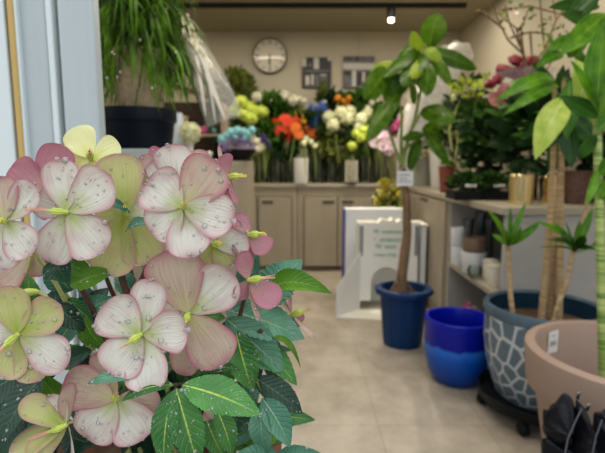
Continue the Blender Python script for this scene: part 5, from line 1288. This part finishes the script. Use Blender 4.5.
blossom((292, 315), .44, [(279, 292, 9, .0, 'petal_rose', SD(.7)), (290, 287, 8, .006, None, SD(.9)), (316, 337, 7, -.004, 'petal_rose', SD(.6)), (294, 329, 14, .002), (302, 323, 12, .004)], 'petal_mauve', 2, (303, 311, -.002), stamens=5)
blossom((213, 392), .405, [(219, 421, 22, -.004), (208, 445, 16, .0), (228, 402, 14, .002)], 'petal_rose', 5, (213, 392, .004))
# pieces low at the back between the leaves
blossom((205, 262), .43, [(214, 282, 22, .0, 'petal_green'), (190, 280, 24, .0, 'petal_green'), (228, 250, 18, .0)], 'petal_green', 0, (205, 260, .006))
# closed bud
cb_ = at(30, 292, .40); mb = MB().ball(cb_, 5*mpp(cb_), 12, 8, (2.0, 1, .75)); 
bud = obj('bud', mb, 'pistil_green', plant, label='yellow green closed bud')
obj('sepal', MB().tube([cb_+V((.008, 0, 0)), at(46, 296, .40), at(58, 310, .41)], [.002, .0016, .0014], 8), 'stem_pale', bud)

# leaves: base px, tip px, width, depth of base and of tip, material
def hleaf(b0, t0, wpx, Yb_, Yt2, m_='hellebore_leaf', drops=0, arch=.004, curl=.006, fold=.35, nrm=None, side=0.0, wave=.06, serr=.10, prof='lance', teeth=24):
    B = at(b0[0], b0[1], Yb_); T = at(t0[0], t0[1], Yt2); mb = MB()
    g = mb.blade(B, T, wpx*mpp((B+T)/2), nrm or V((rh.uniform(-.3, .3), -.8, .5)), arch=arch, curl=curl, cup=fold, wave=wave, prof=prof, nt=54, nu=8, serr=serr, side=side, teeth=teeth)
    lf = obj('leaf', mb, m_, plant)
    if drops:
        dm = MB(); beads(g, drops, mb=dm, rmin=.0004, rmax=.0010); obj('raindrops', dm, 'water', lf)['kind'] = 'stuff'
    return lf
L_ = hleaf
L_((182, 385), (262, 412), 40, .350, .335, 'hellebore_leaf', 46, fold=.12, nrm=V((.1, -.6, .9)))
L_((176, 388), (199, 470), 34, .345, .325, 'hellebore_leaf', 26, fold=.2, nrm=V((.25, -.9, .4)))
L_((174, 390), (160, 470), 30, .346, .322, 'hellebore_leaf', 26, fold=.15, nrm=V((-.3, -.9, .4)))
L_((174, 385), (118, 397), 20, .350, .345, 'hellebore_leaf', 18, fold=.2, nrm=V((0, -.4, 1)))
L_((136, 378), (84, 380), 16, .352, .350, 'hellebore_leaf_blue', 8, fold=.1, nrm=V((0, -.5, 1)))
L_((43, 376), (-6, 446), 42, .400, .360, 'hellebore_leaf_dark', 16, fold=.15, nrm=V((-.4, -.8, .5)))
L_((62, 402), (40, 376), 24, .41, .40, 'hellebore_leaf_bright', 5)
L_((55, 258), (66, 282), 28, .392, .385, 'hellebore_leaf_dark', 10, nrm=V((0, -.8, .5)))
L_((70, 286), (112, 270), 22, .395, .40, 'hellebore_leaf_bright', 5, fold=.2)
L_((92, 274), (64, 262), 18, .40, .40, 'hellebore_leaf_bright', 0)
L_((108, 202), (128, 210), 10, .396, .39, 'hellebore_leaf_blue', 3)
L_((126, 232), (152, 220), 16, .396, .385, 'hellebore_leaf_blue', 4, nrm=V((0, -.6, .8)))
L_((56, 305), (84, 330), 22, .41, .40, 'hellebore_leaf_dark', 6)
L_((84, 315), (104, 352), 24, .41, .40, 'hellebore_leaf_bright', 6, nrm=V((-.5, -.8, .4)))
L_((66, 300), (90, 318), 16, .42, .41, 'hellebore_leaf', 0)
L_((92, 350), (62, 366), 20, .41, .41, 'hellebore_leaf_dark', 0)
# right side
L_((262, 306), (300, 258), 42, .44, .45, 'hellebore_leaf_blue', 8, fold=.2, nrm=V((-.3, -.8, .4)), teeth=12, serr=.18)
L_((268, 293), (331, 291), 25, .43, .41, 'hellebore_leaf_bright', 0, fold=.5, arch=.020, nrm=V((.2, -.8, .7)), teeth=16)
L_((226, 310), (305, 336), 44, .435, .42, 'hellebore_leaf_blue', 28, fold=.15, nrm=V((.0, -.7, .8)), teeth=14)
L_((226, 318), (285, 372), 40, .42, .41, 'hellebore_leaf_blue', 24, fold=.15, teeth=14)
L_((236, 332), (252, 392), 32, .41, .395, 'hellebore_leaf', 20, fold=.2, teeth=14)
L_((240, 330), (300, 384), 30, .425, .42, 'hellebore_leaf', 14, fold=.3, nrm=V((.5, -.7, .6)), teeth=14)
L_((268, 338), (302, 364), 8, .42, .40, 'hellebore_leaf_bright', 0, fold=.4, arch=.012, nrm=V((.2, -.4, .8)), serr=.05)
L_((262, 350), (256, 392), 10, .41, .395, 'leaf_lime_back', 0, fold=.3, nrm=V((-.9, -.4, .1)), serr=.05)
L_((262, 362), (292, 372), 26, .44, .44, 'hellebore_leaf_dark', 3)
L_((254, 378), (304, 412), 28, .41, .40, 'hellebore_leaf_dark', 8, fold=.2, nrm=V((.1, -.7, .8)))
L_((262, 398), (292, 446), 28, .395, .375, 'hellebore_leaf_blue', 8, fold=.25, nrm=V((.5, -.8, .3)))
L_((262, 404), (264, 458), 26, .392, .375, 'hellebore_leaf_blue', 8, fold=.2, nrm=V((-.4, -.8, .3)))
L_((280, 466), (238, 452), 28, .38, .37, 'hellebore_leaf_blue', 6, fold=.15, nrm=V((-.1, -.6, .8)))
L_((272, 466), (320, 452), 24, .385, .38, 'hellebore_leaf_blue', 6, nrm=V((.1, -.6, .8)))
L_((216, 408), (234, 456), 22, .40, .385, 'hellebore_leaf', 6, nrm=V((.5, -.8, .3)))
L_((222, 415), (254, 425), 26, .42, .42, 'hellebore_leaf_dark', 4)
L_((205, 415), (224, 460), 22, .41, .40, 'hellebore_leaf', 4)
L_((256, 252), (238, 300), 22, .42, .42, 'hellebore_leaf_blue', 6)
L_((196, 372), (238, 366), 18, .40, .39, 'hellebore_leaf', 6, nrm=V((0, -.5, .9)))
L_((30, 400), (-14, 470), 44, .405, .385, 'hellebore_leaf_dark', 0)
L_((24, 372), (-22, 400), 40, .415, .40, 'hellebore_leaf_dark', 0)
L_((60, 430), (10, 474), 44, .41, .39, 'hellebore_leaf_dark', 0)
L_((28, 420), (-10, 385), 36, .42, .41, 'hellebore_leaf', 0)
# leaves behind the blooms on both sides
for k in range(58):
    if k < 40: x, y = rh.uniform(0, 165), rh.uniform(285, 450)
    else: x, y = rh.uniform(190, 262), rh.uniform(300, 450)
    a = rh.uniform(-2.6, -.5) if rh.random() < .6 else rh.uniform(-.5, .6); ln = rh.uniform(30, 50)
    L_((x, y), (x+ln*math.cos(a)*(1 if x > 110 else -1), y+ln*math.sin(a)*.8), rh.uniform(20, 32), rh.uniform(.425, .445), rh.uniform(.425, .45), rh.choice(('hellebore_leaf_dark', 'hellebore_leaf_dark', 'hellebore_leaf', 'hellebore_leaf_bright', 'hellebore_leaf_blue')), 0, nrm=V((rh.uniform(-.6, .6), -.8, rh.uniform(.1, .8))), fold=.3)
# understorey: darker leaves filling the plant down to its pot
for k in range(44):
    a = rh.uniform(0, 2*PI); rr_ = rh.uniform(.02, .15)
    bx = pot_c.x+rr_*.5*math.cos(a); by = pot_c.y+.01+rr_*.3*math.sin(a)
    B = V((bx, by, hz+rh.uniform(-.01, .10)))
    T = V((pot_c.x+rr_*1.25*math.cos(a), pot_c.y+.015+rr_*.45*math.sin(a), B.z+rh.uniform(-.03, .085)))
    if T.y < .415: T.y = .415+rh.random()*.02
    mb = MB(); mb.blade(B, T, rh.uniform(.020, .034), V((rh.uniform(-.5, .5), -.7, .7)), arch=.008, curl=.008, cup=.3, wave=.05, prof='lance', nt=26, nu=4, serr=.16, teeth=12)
    obj('leaf', mb, rh.choice(('hellebore_leaf_dark', 'hellebore_leaf_dark', 'hellebore_leaf', 'hellebore_leaf_bright', 'hellebore_leaf_dark')), plant)
for (pts, r_) in ((((118, 262), (124, 285), (132, 305), (150, 345)), .0032), (((152, 256), (142, 280), (130, 300), (128, 340)), .0028), (((82, 290), (92, 308), (104, 345)), .0026), (((32, 254), (26, 275), (17, 290), (30, 340)), .0012), (((176, 384), (176, 400), (172, 440)), .0022), (((170, 386), (190, 382), (205, 400)), .0015), (((262, 330), (240, 345), (215, 380)), .002)):
    obj('stem', MB().tube([at(x, y, .415+.004*i) for i, (x, y) in enumerate(pts)], r_, 8), 'stem_red' if r_ > .0014 else 'stem_pale', plant)
